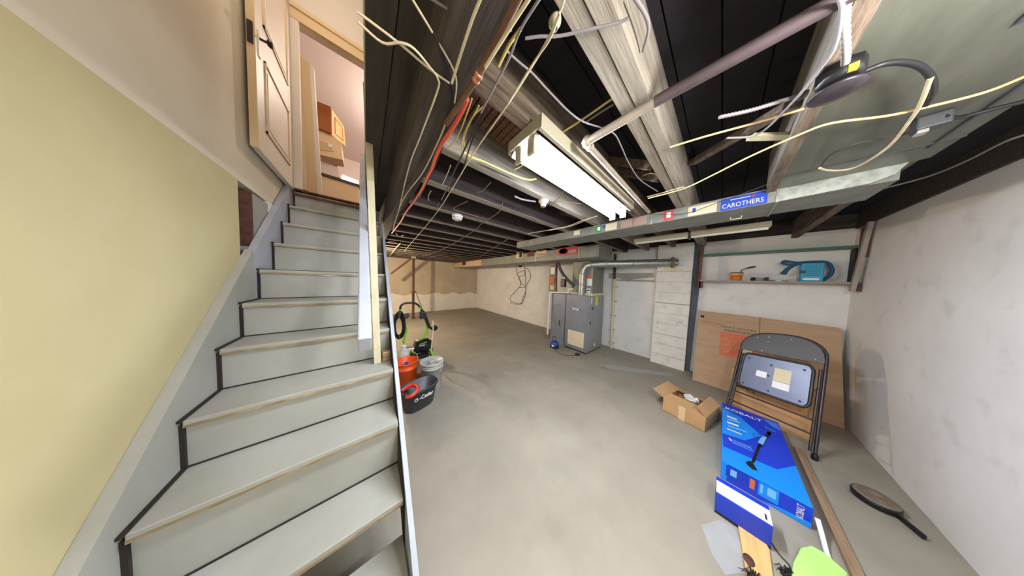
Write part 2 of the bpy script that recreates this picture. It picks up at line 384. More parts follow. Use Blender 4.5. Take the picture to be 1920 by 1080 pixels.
# sill plates over the walls
MB().box(XW-.02, XW+.3, YR, YF, 2.39, SUBZ).build('sill_plate', M_beam, ce)
MB().box(XL, XW, YR-.25, YR+.02, 2.38, SUBZ).build('sill_plate', M_beam, ce)
# herringbone bridging between joists
for (xx, ya, yb2) in ((1.42, .33, .61), (1.62, .33, .61), (1.5, .67, 1.04), (2.0, 1.10, 1.47), (1.9, 1.53, 1.99)):
    MB().bar((xx, ya, JB+.03), (xx+.02, yb2, SUBZ-.03), .05, .02, up=(1, 0, 0)).build('bridging', M_joist, ce)
MB().bar((1.35, -.14, JB+.03), (1.9, .2, SUBZ-.04), .05, .03).build('bridging', M_joist, ce)
# post near the far wall + brace
ps = empty('iron_post', (1.345, 7.357, 0), 'dark rusty iron support post with diagonal brace near the far wall', 'post')
MB().lathe([(.055, 0), (.055, .02), (.045, .03), (.045, .95), (.058, .96), (.058, 1.05), (.042, 1.06), (.042, 2.26)], (1.345, 7.357, 0), 16).build('column', M_rust, ps)
MB().box(1.27, 1.42, 7.30, 7.41, 2.26, 2.33).build('cap_plate', M_joistl, ps)
MB().bar((.66, 7.357, 1.66), (1.30, 7.357, 2.27), .06, .06).build('brace', M_rust, ps)
# chimney of painted blocks
ch = box('wall_chimney', M_joint, (4.56, XW, .37, .86, 0, 2.39), kind='structure')
zz = 0
hs = [.205, .21, .20, .22, .205, .21, .205, .21, .20, .21, .315]
for i, h in enumerate(hs):
    if zz+h > 2.4: h = 2.39-zz
    g = .016 if i == 5 else .006 if i in (0, 2) else .0025
    dx = random.uniform(-.0015, .0015)
    if i == 9:
        MB().box(4.548, 4.66, .362, .60, zz+.004, zz+h-g).build('block', M_block, ch)
        MB().box(4.548, 4.66, .66, .866, zz+.004, zz+h-g).build('block', M_block, ch)
    else:
        sp = .866 if i % 2 else .87
        MB().box(4.545+dx, XW-.002, .362, sp, zz+.001, zz+h-g).build('block', M_block, ch, bevel=.002)
    zz += h
    if zz > 2.38: break
p = at(1262, 505, x=4.54)
MB().bar(at(1245, 503, x=4.536), at(1279, 508, x=4.536), .01, .05).build('patch', M_scream, ch, label='tan rectangular patch below the flue')
MB().prism([Vector((4.66, y, z)) for y, z in ((.357, 0), (.357, 2.39), (.245, 2.39), (.305, 0))], (.04, 0, 0)).build('trim_5', M_dkstrip, kind='structure')
# ================================================================== STAIRCASE
SX0, SX1 = -.60, .145
st = empty('staircase', (-.22, 1.0, 0), 'grey painted wooden basement staircase climbing to the open white door', 'staircase')
NZ = [.271, .489, .749, .963, 1.184, 1.397, 1.612, 1.840, 2.055, 2.27, 2.485]
NY = [.715, .955, 1.16, 1.402, 1.655, 1.885, 2.13, 2.40, 2.62, 2.82, 3.0]
for i in range(len(NZ)):
    z, y = NZ[i], NY[i]
    yn = NY[i+1]+.025 if i+1 < len(NZ) else y+.06
    x0, x1 = SX0+.008, SX1-.006
    # board with worn front edge
    t = MB().box(x0, x1, y, yn, z-.03, z).build('tread', M_stair, st, bevel=.004)
    MB().box(x0+.002, x1-.002, y-.0025, y+.006, z-.029, z-.018).build('nosing', M_worn, t, label='worn brown nosing edge')
    if i == 1: continue                      # the open riser under the lowest tread seen
    zb = NZ[i-1] if i else 0
    MB().box(x0, x1, y+.018, y+.036, zb+.003, z-.031).build('riser', M_stair, st)
    MB().box(x0, x1, y+.012, y+.019, zb+.0005, zb+.006).build('joint', M_gap, st)
# stringers
sl = (NZ[9]-NZ[1])/(NY[9]-NY[1])
def zline(y, off): return NZ[1]+(y-NY[1])*sl+off
def stringer(x0, x1, ya, yb, lo, hi, name, m, flatb=True):
    pts = [(ya, max(0, zline(ya, lo))), (ya, zline(ya, hi)), (yb, zline(yb, hi)), (yb, zline(yb, lo))]
    y0 = NY[1]+(0-lo-NZ[1])/sl
    if zline(ya, lo) < 0: pts.append((y0, 0))
    return MB().prism([Vector((x0, y, max(z, 0))) for y, z in pts], (x1-x0, 0, 0)).build(name, m, st)
stringer(XL+.001, SX0-.003, .45, 2.10, -.30, .165, 'stringer', M_stair)
stringer(XL+.001, SX0-.003, 2.10, 2.98, -.34, .13, 'stringer', M_railw)
gl = MB()
for i in range(1, len(NZ)):
    y, z = NY[i], NZ[i]
    if i+1 < len(NZ): gl.box(SX0-.003, SX0+.009, y-.004, NY[i+1]+.02, z-.004, z+.006)
    if i > 1: gl.box(SX0-.003, SX0+.009, y+.006, y+.019, NZ[i-1], z-.02)
gl.build('side_gap', M_gap, st, kind='stuff')
stringer(SX1, SX1+.022, .42, 2.84, -.30, .045, 'stringer', M_railw)
MB().prism([Vector((SX1-.006, y, z)) for y, z in [(NY[1], NZ[1]-.26), (NY[1], NZ[1]-.0), (NY[8], NZ[8]+.0), (NY[8], NZ[8]-.26)]], (.005, 0, 0)).build('side_gap', M_gap, st)
# bright skirting board that continues above the wall opening
# handrail: paint-blue 2x4 hung between post and head of the stairs
hr0 = Vector((-.006, .955, 1.30)); hr1 = Vector((-.030, 2.96, 1.30+.87*2.0))
MB().bar(hr0, hr1, .046, .10).build('handrail', M_railw, st, bevel=.006)
# cream post
pb = at(708, 679, z=.963)
MB().bar((.060, 1.57, .9635), (.008, 1.57, 2.84), .040, .034, up=(0, 1, 0)).build('post', M_cream, st, bevel=.002)
MB().box(SX0, SX1-.004, 1.70, 1.715, .0, 1.13).build('light_block_board', M_board, st, label='added dark board blocking light under the stairs')  # board added to keep the far bulb's light from under the treads
# block of wood on the step
tb = at(727, 680, z=.963)
MB().box(.088, .140, 1.56, 1.62, .9635, 1.035).build('wood_block', M_brownw, None, 'small tan wood block lying on a step beside the cream post', 'block', bevel=.006)
# floor joint along the yellow wall, pipe stub and board in the wall opening
pp = empty('pipe_stub', (XL-.1, 2.12, 1.70), 'stub of pinkish pipe poking out of the dark wall opening', 'pipe')
MB().lathe([(.03, 0), (.045, .01), (.045, .05), (.03, .06)], (XL-.16, 2.16, 1.74), 14, axis=(1, 0, .1)).build('collar', M_copper, pp)
MB().tube([(XL-.10, 2.16, 1.745), (XL+.0, 2.16, 1.75)], .022, 12).build('pipe', M_grey_c, pp)
MB().box(XL-.04, XL-.004, 2.24, 2.80, 1.66, 2.17).build('skirt_board', M_stair, st, label='grey board closing the side of the wall opening')
MB().box(XL-.42, XL, 2.22, 2.24, 1.62, 2.17).build('trim_6', M_rust, kind='structure')
# ================================================================== DOOR at head
DXa = -.585
dp = [at(485, 295, x=DXa), at(551, 355, x=DXa)]
dr = box('door_1', M_ydoor, (DXa-.035, DXa, 2.17, 2.96, 2.475, 4.35), kind='structure')
for (ya, yb3, za, zb) in ((2.30, 2.83, 2.66, 3.18), (2.30, 2.83, 3.42, 4.2)):
    f = MB()
    for (a, b, c, d) in ((ya, yb3, za, za+.014), (ya, yb3, zb-.014, zb), (ya, ya+.014, za, zb), (yb3-.014, yb3, za, zb)):
        f.box(DXa-.002, DXa+.008, a, b, c, d)
    pn = f.build('panel_moulding', M_cas, dr)
    MB().box(DXa-.001, DXa+.004, ya+.05, yb3-.05, za+.05, zb-.05).build('door_panel', M_ydoor, dr, bevel=.003)
MB().box(DXa-.036, DXa+.001, 2.164, 2.171, 2.48, 4.3).build('door_edge', M_cas, dr, label='yellowed worn edge of the door leaf')
MB().box(DXa+.0, DXa+.006, 2.20, 2.235, 3.13, 3.30).build('escutcheon', M_lpaint, dr)
kb = MB().tube([(DXa, 2.22, 3.26), (DXa+.035, 2.22, 3.26)], .008, 8).lathe([(0, 0), (.018, .004), (.024, .015), (.018, .028), (0, .03)], (DXa+.035, 2.22, 3.26), 16, axis=(1, 0, 0)).build('knob', M_blk, dr, label='black door knob')
MB().box(DXa-.03, DXa-.006, 2.155, 2.165, 3.16, 3.30).build('latch_plate', M_blk, dr)
# ================================================================== UPSTAIRS CABINETS
kc = at(605, 225, y=4.0)
cb = empty('wall_cabinet', (kc.x, 4.0, kc.z), 'orange-brown wooden wall cabinet with open door, seen through the upstairs doorway', 'cabinet')
slabpx([(590, 188), (620, 200), (622, 250), (592, 238)], 4.0, .3, 'body', M_cab, cb)
a = at(622, 204, y=4.02); b = at(622.5, 254, y=4.02); c2 = at(648, 274, y=4.42); d2 = at(645, 238, y=4.42)
cdoor = MB().prism([a, b, c2, d2], (-.015, -.004, 0)).build('cabinet_door', M_cabd, cb)
def lerp4(s, t): return (a*(1-s)+d2*s)*(1-t)+(b*(1-s)+c2*s)*t
o_ = Vector((.004, 0, 0))
MB().tube([lerp4(.2, .18)+o_, lerp4(.8, .18)+o_, lerp4(.8, .82)+o_, lerp4(.2, .82)+o_], .004, 5, closed=True).build('moulding', M_cab, cdoor)
hd = empty('range_hood', tuple(at(612, 290, y=4.05)), 'beige range hood under the upstairs wall cabinet', 'range hood')
slabpx([(593.5, 239), (622, 250), (640, 270), (643, 300), (595.6, 289)], 4.05, .25, 'hood_body', M_kit, hd)
slabpx([(594, 262), (618, 270), (626, 284), (594, 280)], 4.04, .012, 'hood_panel', M_cas, hd)
slabpx([(615, 268), (624, 271), (624, 277), (615, 275)], 4.03, .008, 'switch', M_whitep, hd)
sp_ = empty('base_cabinet', tuple(at(612, 320, y=4.3)), 'lower brown wood cabinet behind the beige half wall upstairs', 'cabinet')
slabpx([(596, 290), (631, 300), (632, 313), (600, 304)], 4.3, .05, 'front', M_cab, sp_)
slabpx([(597, 300), (633, 313), (637, 333), (604, 325)], 4.2, .03, 'splash_panel', M_kitc, sp_)
# ================================================================== CEILING LAMP (lit)
lt = empty('tube_lamp', (1.2, TUBE_Y, 2.33), 'lit twin-tube fluorescent shop light hanging under the joists', 'lamp')
h = MB(); hx0, hx1 = TUBE_X0-.0, TUBE_X1+.03
h.prism([Vector((hx0, TUBE_Y+dy, z)) for dy, z in ((-.10, 2.255), (-.035, 2.325), (.035, 2.325), (.10, 2.255), (.095, 2.252), (.03, 2.315), (-.03, 2.315), (-.095, 2.252))], (hx1-hx0, 0, 0))
h.build('reflector', M_lpaint, lt)
MB().box(hx0-.012, hx1+.004, TUBE_Y-.122, TUBE_Y-.102, 2.268, 2.329).build('side_channel', M_dimwhite, lt, label='grey side of the housing')
MB().box(hx0-.012, hx1+.004, TUBE_Y+.102, TUBE_Y+.112, 2.268, 2.329).build('side_channel', M_dimwhite, lt)
MB().box(hx0-.014, hx0-.004, TUBE_Y-.10, TUBE_Y+.10, 2.275, 2.329).build('end_cap', M_dimwhite, lt)
for y in (-.045, .045):
    MB().tube([(TUBE_X0+.02, TUBE_Y+y, TUBE_Z), (TUBE_X1, TUBE_Y+y, TUBE_Z)], .019, 14).build('tube', M_tube, lt)
    for xe in (TUBE_X0+.0, TUBE_X1+.002):
        MB().box(xe, xe+.018, TUBE_Y+y-.024, TUBE_Y+y+.024, 2.20, 2.30).build('lamp_holder', M_dimwhite, lt, bevel=.006)
# old unlit lamp under the trunk duct
ol = empty('unlit_tube_lamp', (3.2, .31, 2.29), 'unlit dusty fluorescent fixture under the ducts near the chimney', 'lamp')
MB().prism([Vector((3.2+dx, -.285, z)) for dx, z in ((-.05, 2.235), (-.03, 2.29), (.03, 2.29), (.05, 2.235))], (0, 1.19, 0)).build('reflector', M_dimwhite, ol)
MB().tube([(3.185, -.27, 2.222), (3.185, .29, 2.222)], .016, 10).build('tube', M_tubeoff, ol)
MB().tube([(3.185, .32, 2.222), (3.185, .89, 2.222)], .016, 10).build('tube', M_tubeoff, ol)
MB().box(3.15, 3.25, .295, .312, 2.20, 2.295).build('joint_bracket', M_blk, ol)
for yy in (-.2, .8): MB().tube([(3.2, yy, 2.29), (3.2, yy, 2.33)], .006, 6).build('hanger_rod', M_dkgrey, ol)
# bare bulbs: source of the far warm glow, and an added fill bulb out of view
for nm, loc, lb in (('bare_bulb', (.0, 5.7, 2.06), 'bare warm bulb hanging beyond the staircase'), ('bare_bulb', (.70, -.55, 2.08), 'added fill bulb out of view at the foot of the stairs')):
    e = empty(nm, loc, lb, 'lamp')
    x, y, z = loc
    MB().lathe([(0, .0), (.022, .006), (.03, .03), (.018, .06), (.013, .07)], (x, y, z), 14).build('glass', M_bulb, e)
    MB().lathe([(.014, .07), (.02, .075), (.035, .12), (.045, .13)], (x, y, z), 12).build('socket', M_lpaint, e)
    MB().tube([(x, y, z+.13), (x, y, SUBZ if y > 0 else 2.304)], .004, 6).build('cord', M_blk_c, e)
for o in list(C.objects):
    if o.name.startswith('glass'): o.visible_shadow = True
# ================================================================== DUCTS
TX = 2.27
t1 = empty('trunk_duct', (TX+.2, 1.0, 2.225), 'long galvanised ceiling duct covered in stickers and a blue sign', 'duct')
MB().box(TX, TX+.40, -.22, 2.62, 2.225, 2.329).build('trunk_body', M_galvd, t1, bevel=.003)
MB().box(TX-.004, TX, -.22, 2.62, 2.322, 2.329).build('top_flange', M_galv, t1)
MB().prism([Vector((TX, y, z)) for y, z in ((-.222, 2.225), (-.222, 2.329), (-.62, 2.329), (-.58, 2.262), (-.52, 2.235))], (.03, 0, 0)).build('end_strip', M_galv, t1, label='shiny galvanised strip right of the blue sign')
MB().box(TX+.03, TX+.40, -.60, -.222, 2.235, 2.30).build('end_section', M_galvd, t1)
for y in (-.222, .5, 1.72, 2.3): MB().box(TX-.006, TX+.402, y, y+.012, 2.221, 2.330).build('seam', M_galv, t1)
def sticker(u0, u1, m, zlo=.12, zhi=.9, lab=None, par=t1, x=TX):
    y0 = at(u0, 400, x=x).y; y1 = at(u1, 400, x=x).y
    z0 = 2.225+.104*zlo; z1 = 2.225+.104*zhi
    return MB().box(x-.0015, x, min(y0, y1), max(y0, y1), z0, z1).build('sticker', m, par, label=lab)
s_ = sticker(1350, 1436, M_sblue, .04, .93, 'blue sign with white lettering and a pink heart')
yb0 = at(1352.5, 395, x=TX).y; ye0 = at(1433, 380, x=TX).y
lettering('CAROTHERS', t1, M_whitep, (TX-.002, yb0-.003, 2.225+.104*.18), (0, -1, 0), (0, 0, 1), .034, abs(yb0-ye0)-.006)
ym = at(1368, 390, x=TX).y; yh = at(1405, 385, x=TX).y
MB().box(TX-.003, TX-.0015, yh, ym, 2.301, 2.306).build('print_line', M_whitep, t1)
hy = yh-.014
MB().prism([Vector((TX-.003, hy+dy, 2.302+dz)) for dy, dz in ((0, -.010), (.010, .003), (.008, .010), (0, .006), (-.008, .010), (-.010, .003))], (.0015, 0, 0)).build('heart', M_sred, t1)
sticker(1290, 1343, M_scream, .08, .85, 'cream sticker with a small blue figure')
sticker(1245, 1263, M_sred, .1, .95, 'red sticker with a white flower shape')
sticker(1250, 1258, M_whitep, .3, .78).location.x -= .0015
sticker(1298, 1304, M_sblue, .35, .7).location.x -= .0015
sticker(1189, 1213, M_spink); sticker(1166, 1187, M_spink)
sticker(1137, 1158, M_scream); sticker(1119, 1130, M_sgreen, .1, .95, 'green square sticker')
sticker(1122, 1127, M_whitep, .35, .75).location.x -= .0015
sticker(1133, 1137, M_sblue, .5, .85).location.x -= .0015
sticker(1078, 1089, M_scream, .3, .9)
for uu, vv in ((1380, 406), ):
    q = at(uu, vv, z=2.224); 
    MB().tube([q+Vector((0, .03, .0)), q+Vector((0, .03, -.02)), q+Vector((0, -.03, -.02)), q+Vector((0, -.03, .0))], .004, 6).build('pull_handle', M_lpaint, t1, label='white wire handle under the duct')
# panning sheet across the joists
pn = empty('joist_panning', (1.0, -.42, 2.315), 'large dull sheet-metal panel nailed under the joists at the right', 'sheet metal')
MB().box(-.3, TX-.001, -.655, -.165, 2.312, 2.319).build('sheet', M_pan, pn)
MB().box(-.3, TX-.001, -.205, -.165, 2.301, 2.311).build('edge_batten', M_joist, pn, label='wooden batten along the left edge of the sheet')
for (ya, xb) in ((-.45, .9), (-.60, 1.7)):
    MB().box(-.3 if ya > -.5 else .9, xb+.4, ya-.004, ya+.004, 2.305, 2.312).build('seam', M_dkgrey, pn)
MB().box(2.05, 2.058, -.655, -.205, 2.306, 2.312).build('seam', M_dkgrey, pn)
# supply trunk along the long wall
t2 = empty('supply_duct', (3.65, 5, 2.12), 'wide supply duct running over the furnace along the long wall', 'duct')
SXA, SXB = 3.35, 3.98
MB().box(SXA, SXB, 1.52, 8.55, 2.085, 2.329).build('trunk_body', M_galvd, t2, bevel=.01)
for y in (1.9, 3.1, 4.3, 5.5, 6.6, 7.5): MB().box(SXA-.006, SXB+.004, y, y+.02, 2.080, 2.330).build('seam', M_galv, t2)
MB().box(SXA-.004, SXA, 5.9, 8.5, 2.10, 2.31).build('wood_facing', mat('peach_board', (186, 156, 124), (200, 172, 140), rough=.7, scale=5, stretch=(1, .6, 6)), t2, label='peach coloured facing on the far end of the duct')
def stick2(u0, u1, v0, v1, m, lab=None, nm='sticker'):
    p0 = at(u0, v0, x=SXA-.003); p1 = at(u1, v1, x=SXA-.003)
    return MB().box(SXA-.006, SXA-.002, min(p0.y, p1.y), max(p0.y, p1.y), min(p0.z, p1.z), max(p0.z, p1.z)).build(nm, m, t2, label=lab)
stick2(1047, 1082, 466, 476, M_sred, 'red and navy sticker over the furnace'); 
q0 = at(1056, 471, x=SXA-.006); MB().lathe([(.0, 0), (.06, 0), (.06, .003)], q0+Vector((.003, 0, 0)), 16, axis=(-1, 0, 0), sy=1.8).build('sticker', M_ink, t2)
stick2(1066, 1080, 469, 473.5, M_spink).location.x -= .003
stick2(1006, 1024, 471, 479, M_scream, 'white label with red lettering')
q1 = at(1006.5, 479.2, x=SXA-.008); q2 = at(1023.5, 479, x=SXA-.008)
for kk in range(5):
    a0 = q1.lerp(q2, kk/5+.02); b0 = q1.lerp(q2, kk/5+.15)
    MB().box(SXA-.008, SXA-.005, b0.y, a0.y, a0.z+.0, a0.z+.05).build('print_mark', M_sred, t2)
stick2(989, 1001, 472, 480, M_redw, 'faded dark red sticker')
stick2(968, 981, 472, 483, M_scream, 'cream frame around an opening'); stick2(974, 979, 473, 482, M_ink).location.x -= .004
stick2(867, 873, 489, 497, M_redw); stick2(869, 872, 490, 496, M_ink).location.x -= .004
# ================================================================== FURNACE
FX0, FX1, FY0, FY1, FH = 3.73, 4.46, 1.83, 2.40, 1.30
fu = empty('furnace', ((FX0+FX1)/2, (FY0+FY1)/2, 0), 'tall grey gas furnace with sheet-metal plenum standing by the long wall', 'furnace')
MB().box(FX0+.02, FX1-.02, FY0+.02, FY1-.02, 0, .03).build('base', M_blk, fu)
MB().box(FX0, FX1, FY0, FY1, .03, FH).build('cabinet', M_furnl, fu, bevel=.006)
ud = MB().box(FX0-.014, FX0, FY0+.012, FY1-.01, .705, FH-.006).build('access_panel', M_furn, fu, bevel=.004, label='darker grey upper front panel')
ld = MB().box(FX0-.014, FX0, FY0+.012, FY1-.01, .05, .69).build('access_panel', M_furn, fu, bevel=.004, label='darker grey lower front panel with paper')
MB().prism([Vector((FX0-.016, y, z)) for y, z in ((FY1-.15, .955), (FY1-.15, .99), (FY1-.38, .985), (FY1-.40, .968), (FY1-.38, .95))], (.003, 0, 0)).build('badge', M_whitep, ud, label='white maker badge with black ends')
for yy in (FY1-.155, FY1-.375): MB().lathe([(.018, 0), (.018, .004)], (FX0-.015, yy, .97), 14, axis=(-1, 0, 0)).build('badge_dot', M_blk, ud)
MB().box(FX0-.019, FX0-.016, FY1-.34, FY1-.19, .964, .976).build('print_line', M_dkgrey, ud)
MB().box(FX0-.017, FX0-.014, 1.90, 2.30, .12, .46).build('instruction_sheet', M_scream, ld, label='cream instruction sheet taped on the lower panel')
for zz2 in [.15+.028*i for i in range(11)]:
    MB().box(FX0-.0178, FX0-.017, 1.92, 2.28, zz2, zz2+.004).build('print_line', M_tape, ld)
MB().box(FX0+.0, FX0+.012, FY0-.004, FY0, .05, FH-.01).build('corner_flange', M_galv, fu)
MB().box(4.02, 4.14, FY0-.003, FY0, 1.07, 1.29).build('energy_label', M_gyel, fu, label='bright yellow label on the side')
MB().box(3.82, 3.86, FY0-.003, FY0, 1.12, 1.26).build('sticker', M_whitep, fu)
for xx, z in ((3.88, .98), (3.80, .66)): MB().box(xx, xx+.05, FY0-.004, FY0, z, z+.07).build('knockout', M_blk, fu, bevel=.01)
MB().prism([Vector((x, FY0-.004, z)) for x, z in ((4.05, .12), (4.13, .12), (4.09, .20))], (0, .004, 0)).build('sticker', M_whitep, fu)
MB().box(3.90, 4.44, 1.86, 2.37, FH, 2.079).build('plenum', M_galvd, fu, bevel=.004)
MB().box(3.88, 4.46, 1.84, 2.39, FH, FH+.05).build('plenum_collar', M_scream, fu)
MB().box(3.893, 3.90, 1.88, 1.99, 1.52, 1.76).build('warning_label', M_whitep, fu, label='white warning label with orange head')
MB().box(3.889, 3.893, 1.88, 1.99, 1.68, 1.76).build('label_head', M_orange, fu)
MB().box(3.886, 3.893, 1.90, 1.98, 1.36, 1.46).build('rating_label', M_whitep, fu)
MB().box(3.884, 3.887, 1.91, 1.97, 1.40, 1.43).build('label_mark', M_ink, fu)
# side extension cabinet on the left (return drop)
MB().box(3.80, 4.46, 2.46, 2.88, 0, 1.28).build('return_box', M_furn, fu, bevel=.005)
MB().tube([Vector((3.795, 2.62, .60)), Vector((3.78, 2.61, .54)), Vector((3.79, 2.60, .48)), Vector((3.797, 2.57, .44))], .010, 6).build('grip', M_blk, fu)
# flue
flu = empty('flue_pipe', (3.98, 2.12, FH), 'galvanised flue pipe rising from the furnace and elbowing into the chimney', 'pipe')
FXp, FYp = 3.83, 2.08
path = [Vector((FXp, FYp, FH+.0)), Vector((FXp, FYp, 1.78)), Vector((FXp+.005, FYp-.01, 1.88)), Vector((FXp+.03, FYp-.06, 1.97)), Vector((FXp+.08, FYp-.16, 2.0)), Vector((4.0, 1.7, 2.01)), Vector((4.25, 1.15, 2.02)), Vector((4.56, .58, 2.035))]
MB().tube(path, .074, 20).build('pipe', M_galv, flu)
for i, j, t in ((0, 1, .5), (1, 2, .0), (3, 4, .9), (5, 6, .1), (5, 6, .9)):
    c0 = path[i].lerp(path[j], t); dd = (path[j]-path[i]).normalized()
    MB().lathe([(.076, -.01), (.080, -.004), (.080, .004), (.076, .01)], c0, 20, axis=dd).build('seam_ring', M_galv, flu)
MB().lathe([(.068, 0), (.10, .002), (.115, .02), (.10, .035)], (4.50, .655, 2.035), 18, axis=(.3, -.9, 0), sx=1, sy=.9).build('mortar_collar', M_rustl, flu, label='crumbling mortar collar where the pipe enters the chimney')
MB().tube([(4.05, 1.60, 2.07), (4.05, 1.60, 2.33)], .006, 6).build('strap', M_galv, flu)
MB().box(3.99, 4.0, 1.60, 1.64, 2.07, 2.33).build('strap', M_galv, flu)
# black flex conduit in front of plenum
fc = empty('flexible_conduit', (3.72, 2.5, 1.9), 'black corrugated flexible conduit drooping behind the flue', 'conduit')
MB().tube(smooth_path([(3.70, 2.66, 2.085), (3.71, 2.60, 1.90), (3.74, 2.48, 1.72), (3.78, 2.33, 1.57), (3.80, 2.24, 1.50)], 5), .036, 10).build('conduit', M_dkgrey, fc)
MB().box(3.72, 3.80, 2.46, 2.58, 1.46, 1.66).build('valve_body', M_blk, fc, bevel=.01)
MB().lathe([(.02, 0), (.02, .05)], (3.72, 2.5, 1.68), 10, axis=(0, -1, .4)).build('fitting', M_pvc, fc)
# PVC drain
pv = empty('drain_pipe', (3.72, 2.90, 0), 'white plastic drain pipe beside the furnace', 'pipe')
MB().tube([(3.74, 2.93, .16), (3.74, 2.90, 1.30)], .022, 12).build('pipe', M_pvc, pv)
MB().tube([(3.74, 2.90, 1.30), (3.74, 2.36, 1.335)], .020, 12).build('pipe', M_pvc, pv)
MB().tube([(3.74, 2.36, 1.315), (3.74, 2.36, 1.42), (3.74, 2.24, 1.43)], .022, 10).build('pipe', M_pvc, pv)
MB().lathe([(.028, -.03), (.028, .03)], (3.74, 2.90, 1.29), 12).build('elbow', M_pvc, pv)
MB().tube(smooth_path([(3.765, 2.72, .42), (3.765, 2.80, .7), (3.765, 2.78, .95), (3.765, 2.66, 1.02)], 5), .006, 6).build('thin_hose', M_grey_c, pv)
# meter stack on the wall side
el = empty('electrical_boxes', (3.95, 3.0, 1.6), 'stack of small electrical boxes and labels beside the plenum', 'electrical box')
MB().box(3.93, 3.96, 2.86, 3.10, 1.29, 2.085).build('backing_board', M_joistl, el)
MB().box(3.89, 3.93, 2.90, 3.04, 1.78, 1.97).build('switch_box', M_lpaint, el, bevel=.004)
MB().box(3.89, 3.93, 2.91, 3.05, 1.55, 1.70).build('junction_box', M_orange, el, bevel=.004)
MB().box(3.90, 3.93, 2.92, 3.03, 1.36, 1.48).build('switch_box', M_scream, el)
MB().tube([(3.90, 2.82, 1.28), (3.88, 2.84, 2.085)], .018, 10).build('cable_pipe', M_rust, el)
# sump pump and flat plug on the floor
su = empty('condensate_pump', (3.48, 2.47, 0), 'small blue pump on the floor in front of the furnace', 'pump')
MB().lathe([(.085, 0), (.10, .02), (.10, .05), (.085, .06)], (3.48, 2.50, 0), 20, sy=1.15).build('base', M_blk, su)
MB().lathe([(.09, .06), (.095, .09), (.08, .14), (.04, .17), (0, .175)], (3.48, 2.50, 0), 20, sy=1.1).build('housing', M_bluep, su)
MB().tube(smooth_path([(3.45, 2.45, .15), (3.44, 2.43, .24), (3.46, 2.50, .28), (3.50, 2.58, .22), (3.50, 2.58, .12)], 5), .006, 6).build('hose', M_blk_c, su)
MB().box(3.382, 3.39, 2.45, 2.51, .05, .09).build('label_plate', M_whitep, su)
cable_specs = []
pg = empty('power_plug', (3.50, 1.95, 0), 'black plug and thin cord lying before the furnace', 'plug')
MB().box(3.50, 3.60, 1.90, 1.97, 0.001, .035).build('plug', M_blk, pg, bevel=.006)
MB().tube(smooth_path([(3.38, 2.42, .005), (3.30, 2.25, .005), (3.32, 2.08, .005), (3.42, 1.98, .006), (3.50, 1.94, .015)], 6), .004, 6).build('cord', M_blk_c, pg)
# wooden studs/pipe at furnace right
wp = empty('wall_pipe', (4.6, 1.74, 0), 'cream painted riser pipe on the wall right of the furnace', 'pipe')
MB().tube([(4.62, 1.66, 0), (4.62, 1.68, 1.7)], .028, 12).build('pipe', M_scream, wp)
MB().tube([(4.62, 1.68, 1.7), (4.62, 1.69, 2.3)], .028, 12).build('pipe', M_rust, wp)
for z in (.12, .45, .8, 1.15, 1.5): MB().box(4.60, 4.699, 1.62, 1.72, z, z+.025).build('bracket', M_cas, wp)
# hanging cord coil on wall
wc = empty('tangled_cord', (4.66, 5.2, 1.9), 'tangled dark cord hanging in loops on the long wall', 'cord')
def onwall(pts, s=8.64, ox=930, oy=480): return [at(ox+x/s*.8*1.25*(80/100), oy+y/s*(100/108)*1.0, x=XW-.015) for x, y in pts]
def ow(pts): return [at(930+x/10.8, 480+y/10.8, x=XW-.018) for x, y in pts]
for pts in ([(430, 180), (415, 280), (440, 400), (500, 520), (480, 620), (380, 730), (290, 830), (300, 900), (400, 950), (490, 965), (560, 880), (600, 740), (595, 500), (590, 300), (560, 180)],
            [(450, 340), (580, 300), (560, 400), (480, 410), (480, 500), (580, 630), (500, 640), (460, 620)],
            [(600, 240), (650, 280), (700, 400), (670, 500), (610, 600), (600, 720), (540, 850), (520, 960), (400, 975), (280, 940)]):
    MB().tube(smooth_path(ow(pts), 4), .008, 6).build('cord_loop', M_fcord, wc)
cc = at(975, 495, x=XW-.06)
MB().lathe([(.05, 0), (.12, .005), (.13, .03), (.12, .055), (.05, .06)], cc+Vector((.05, 0, .0)), 18, axis=(-1, 0, 0)).build('coil', M_blk, wc)
MB().lathe([(.0, 0), (.05, 0), (.05, .03)], cc+Vector((-.03, 0, 0)), 14, axis=(-1, 0, 0)).build('hub', M_dkgrey, wc)
# ================================================================== SHELF on the long wall
sh = empty('wall_shelf', (4.55, -.4, 1.70), 'grey wooden wall shelf with red-brown end brackets', 'shelf')
MB().box(4.43, XW-.002, -1.02, .255, 1.685, 1.708).build('shelf_board', M_shelfw, sh)
MB().box(4.45, XW-.002, -1.035, .24, 2.125, 2.14).build('shelf_board', M_shelfw, sh)
MB().box(4.444, 4.45, -1.035, .24, 2.118, 2.147).build('front_edge', M_greent, sh, label='green strip on the front of the upper shelf')
MB().box(4.46, XW-.002, .225, .262, 1.57, 1.684).box(4.46, 4.52, .242, .275, 1.57, 2.25).build('bracket', M_redw, sh)
MB().box(4.42, 4.60, -1.036, -1.005, 1.60, 1.684).build('bracket', M_redw, sh)
MB().box(4.56, 4.69, -1.036, -1.008, 1.71, 2.117).build('end_panel', M_ink, sh, label='dark end panel beside the right wall')
MB().bar((4.42, -.985, 1.60), (4.30, -1.01, 2.38), .05, .03, up=(0, 1, 0)).build('upright', M_shelfw, sh, label='pale upright board at the right end')
MB().box(4.36, 4.55, -1.038, -1.02, 2.0, 2.36).build('hanger_board', M_redw, sh)
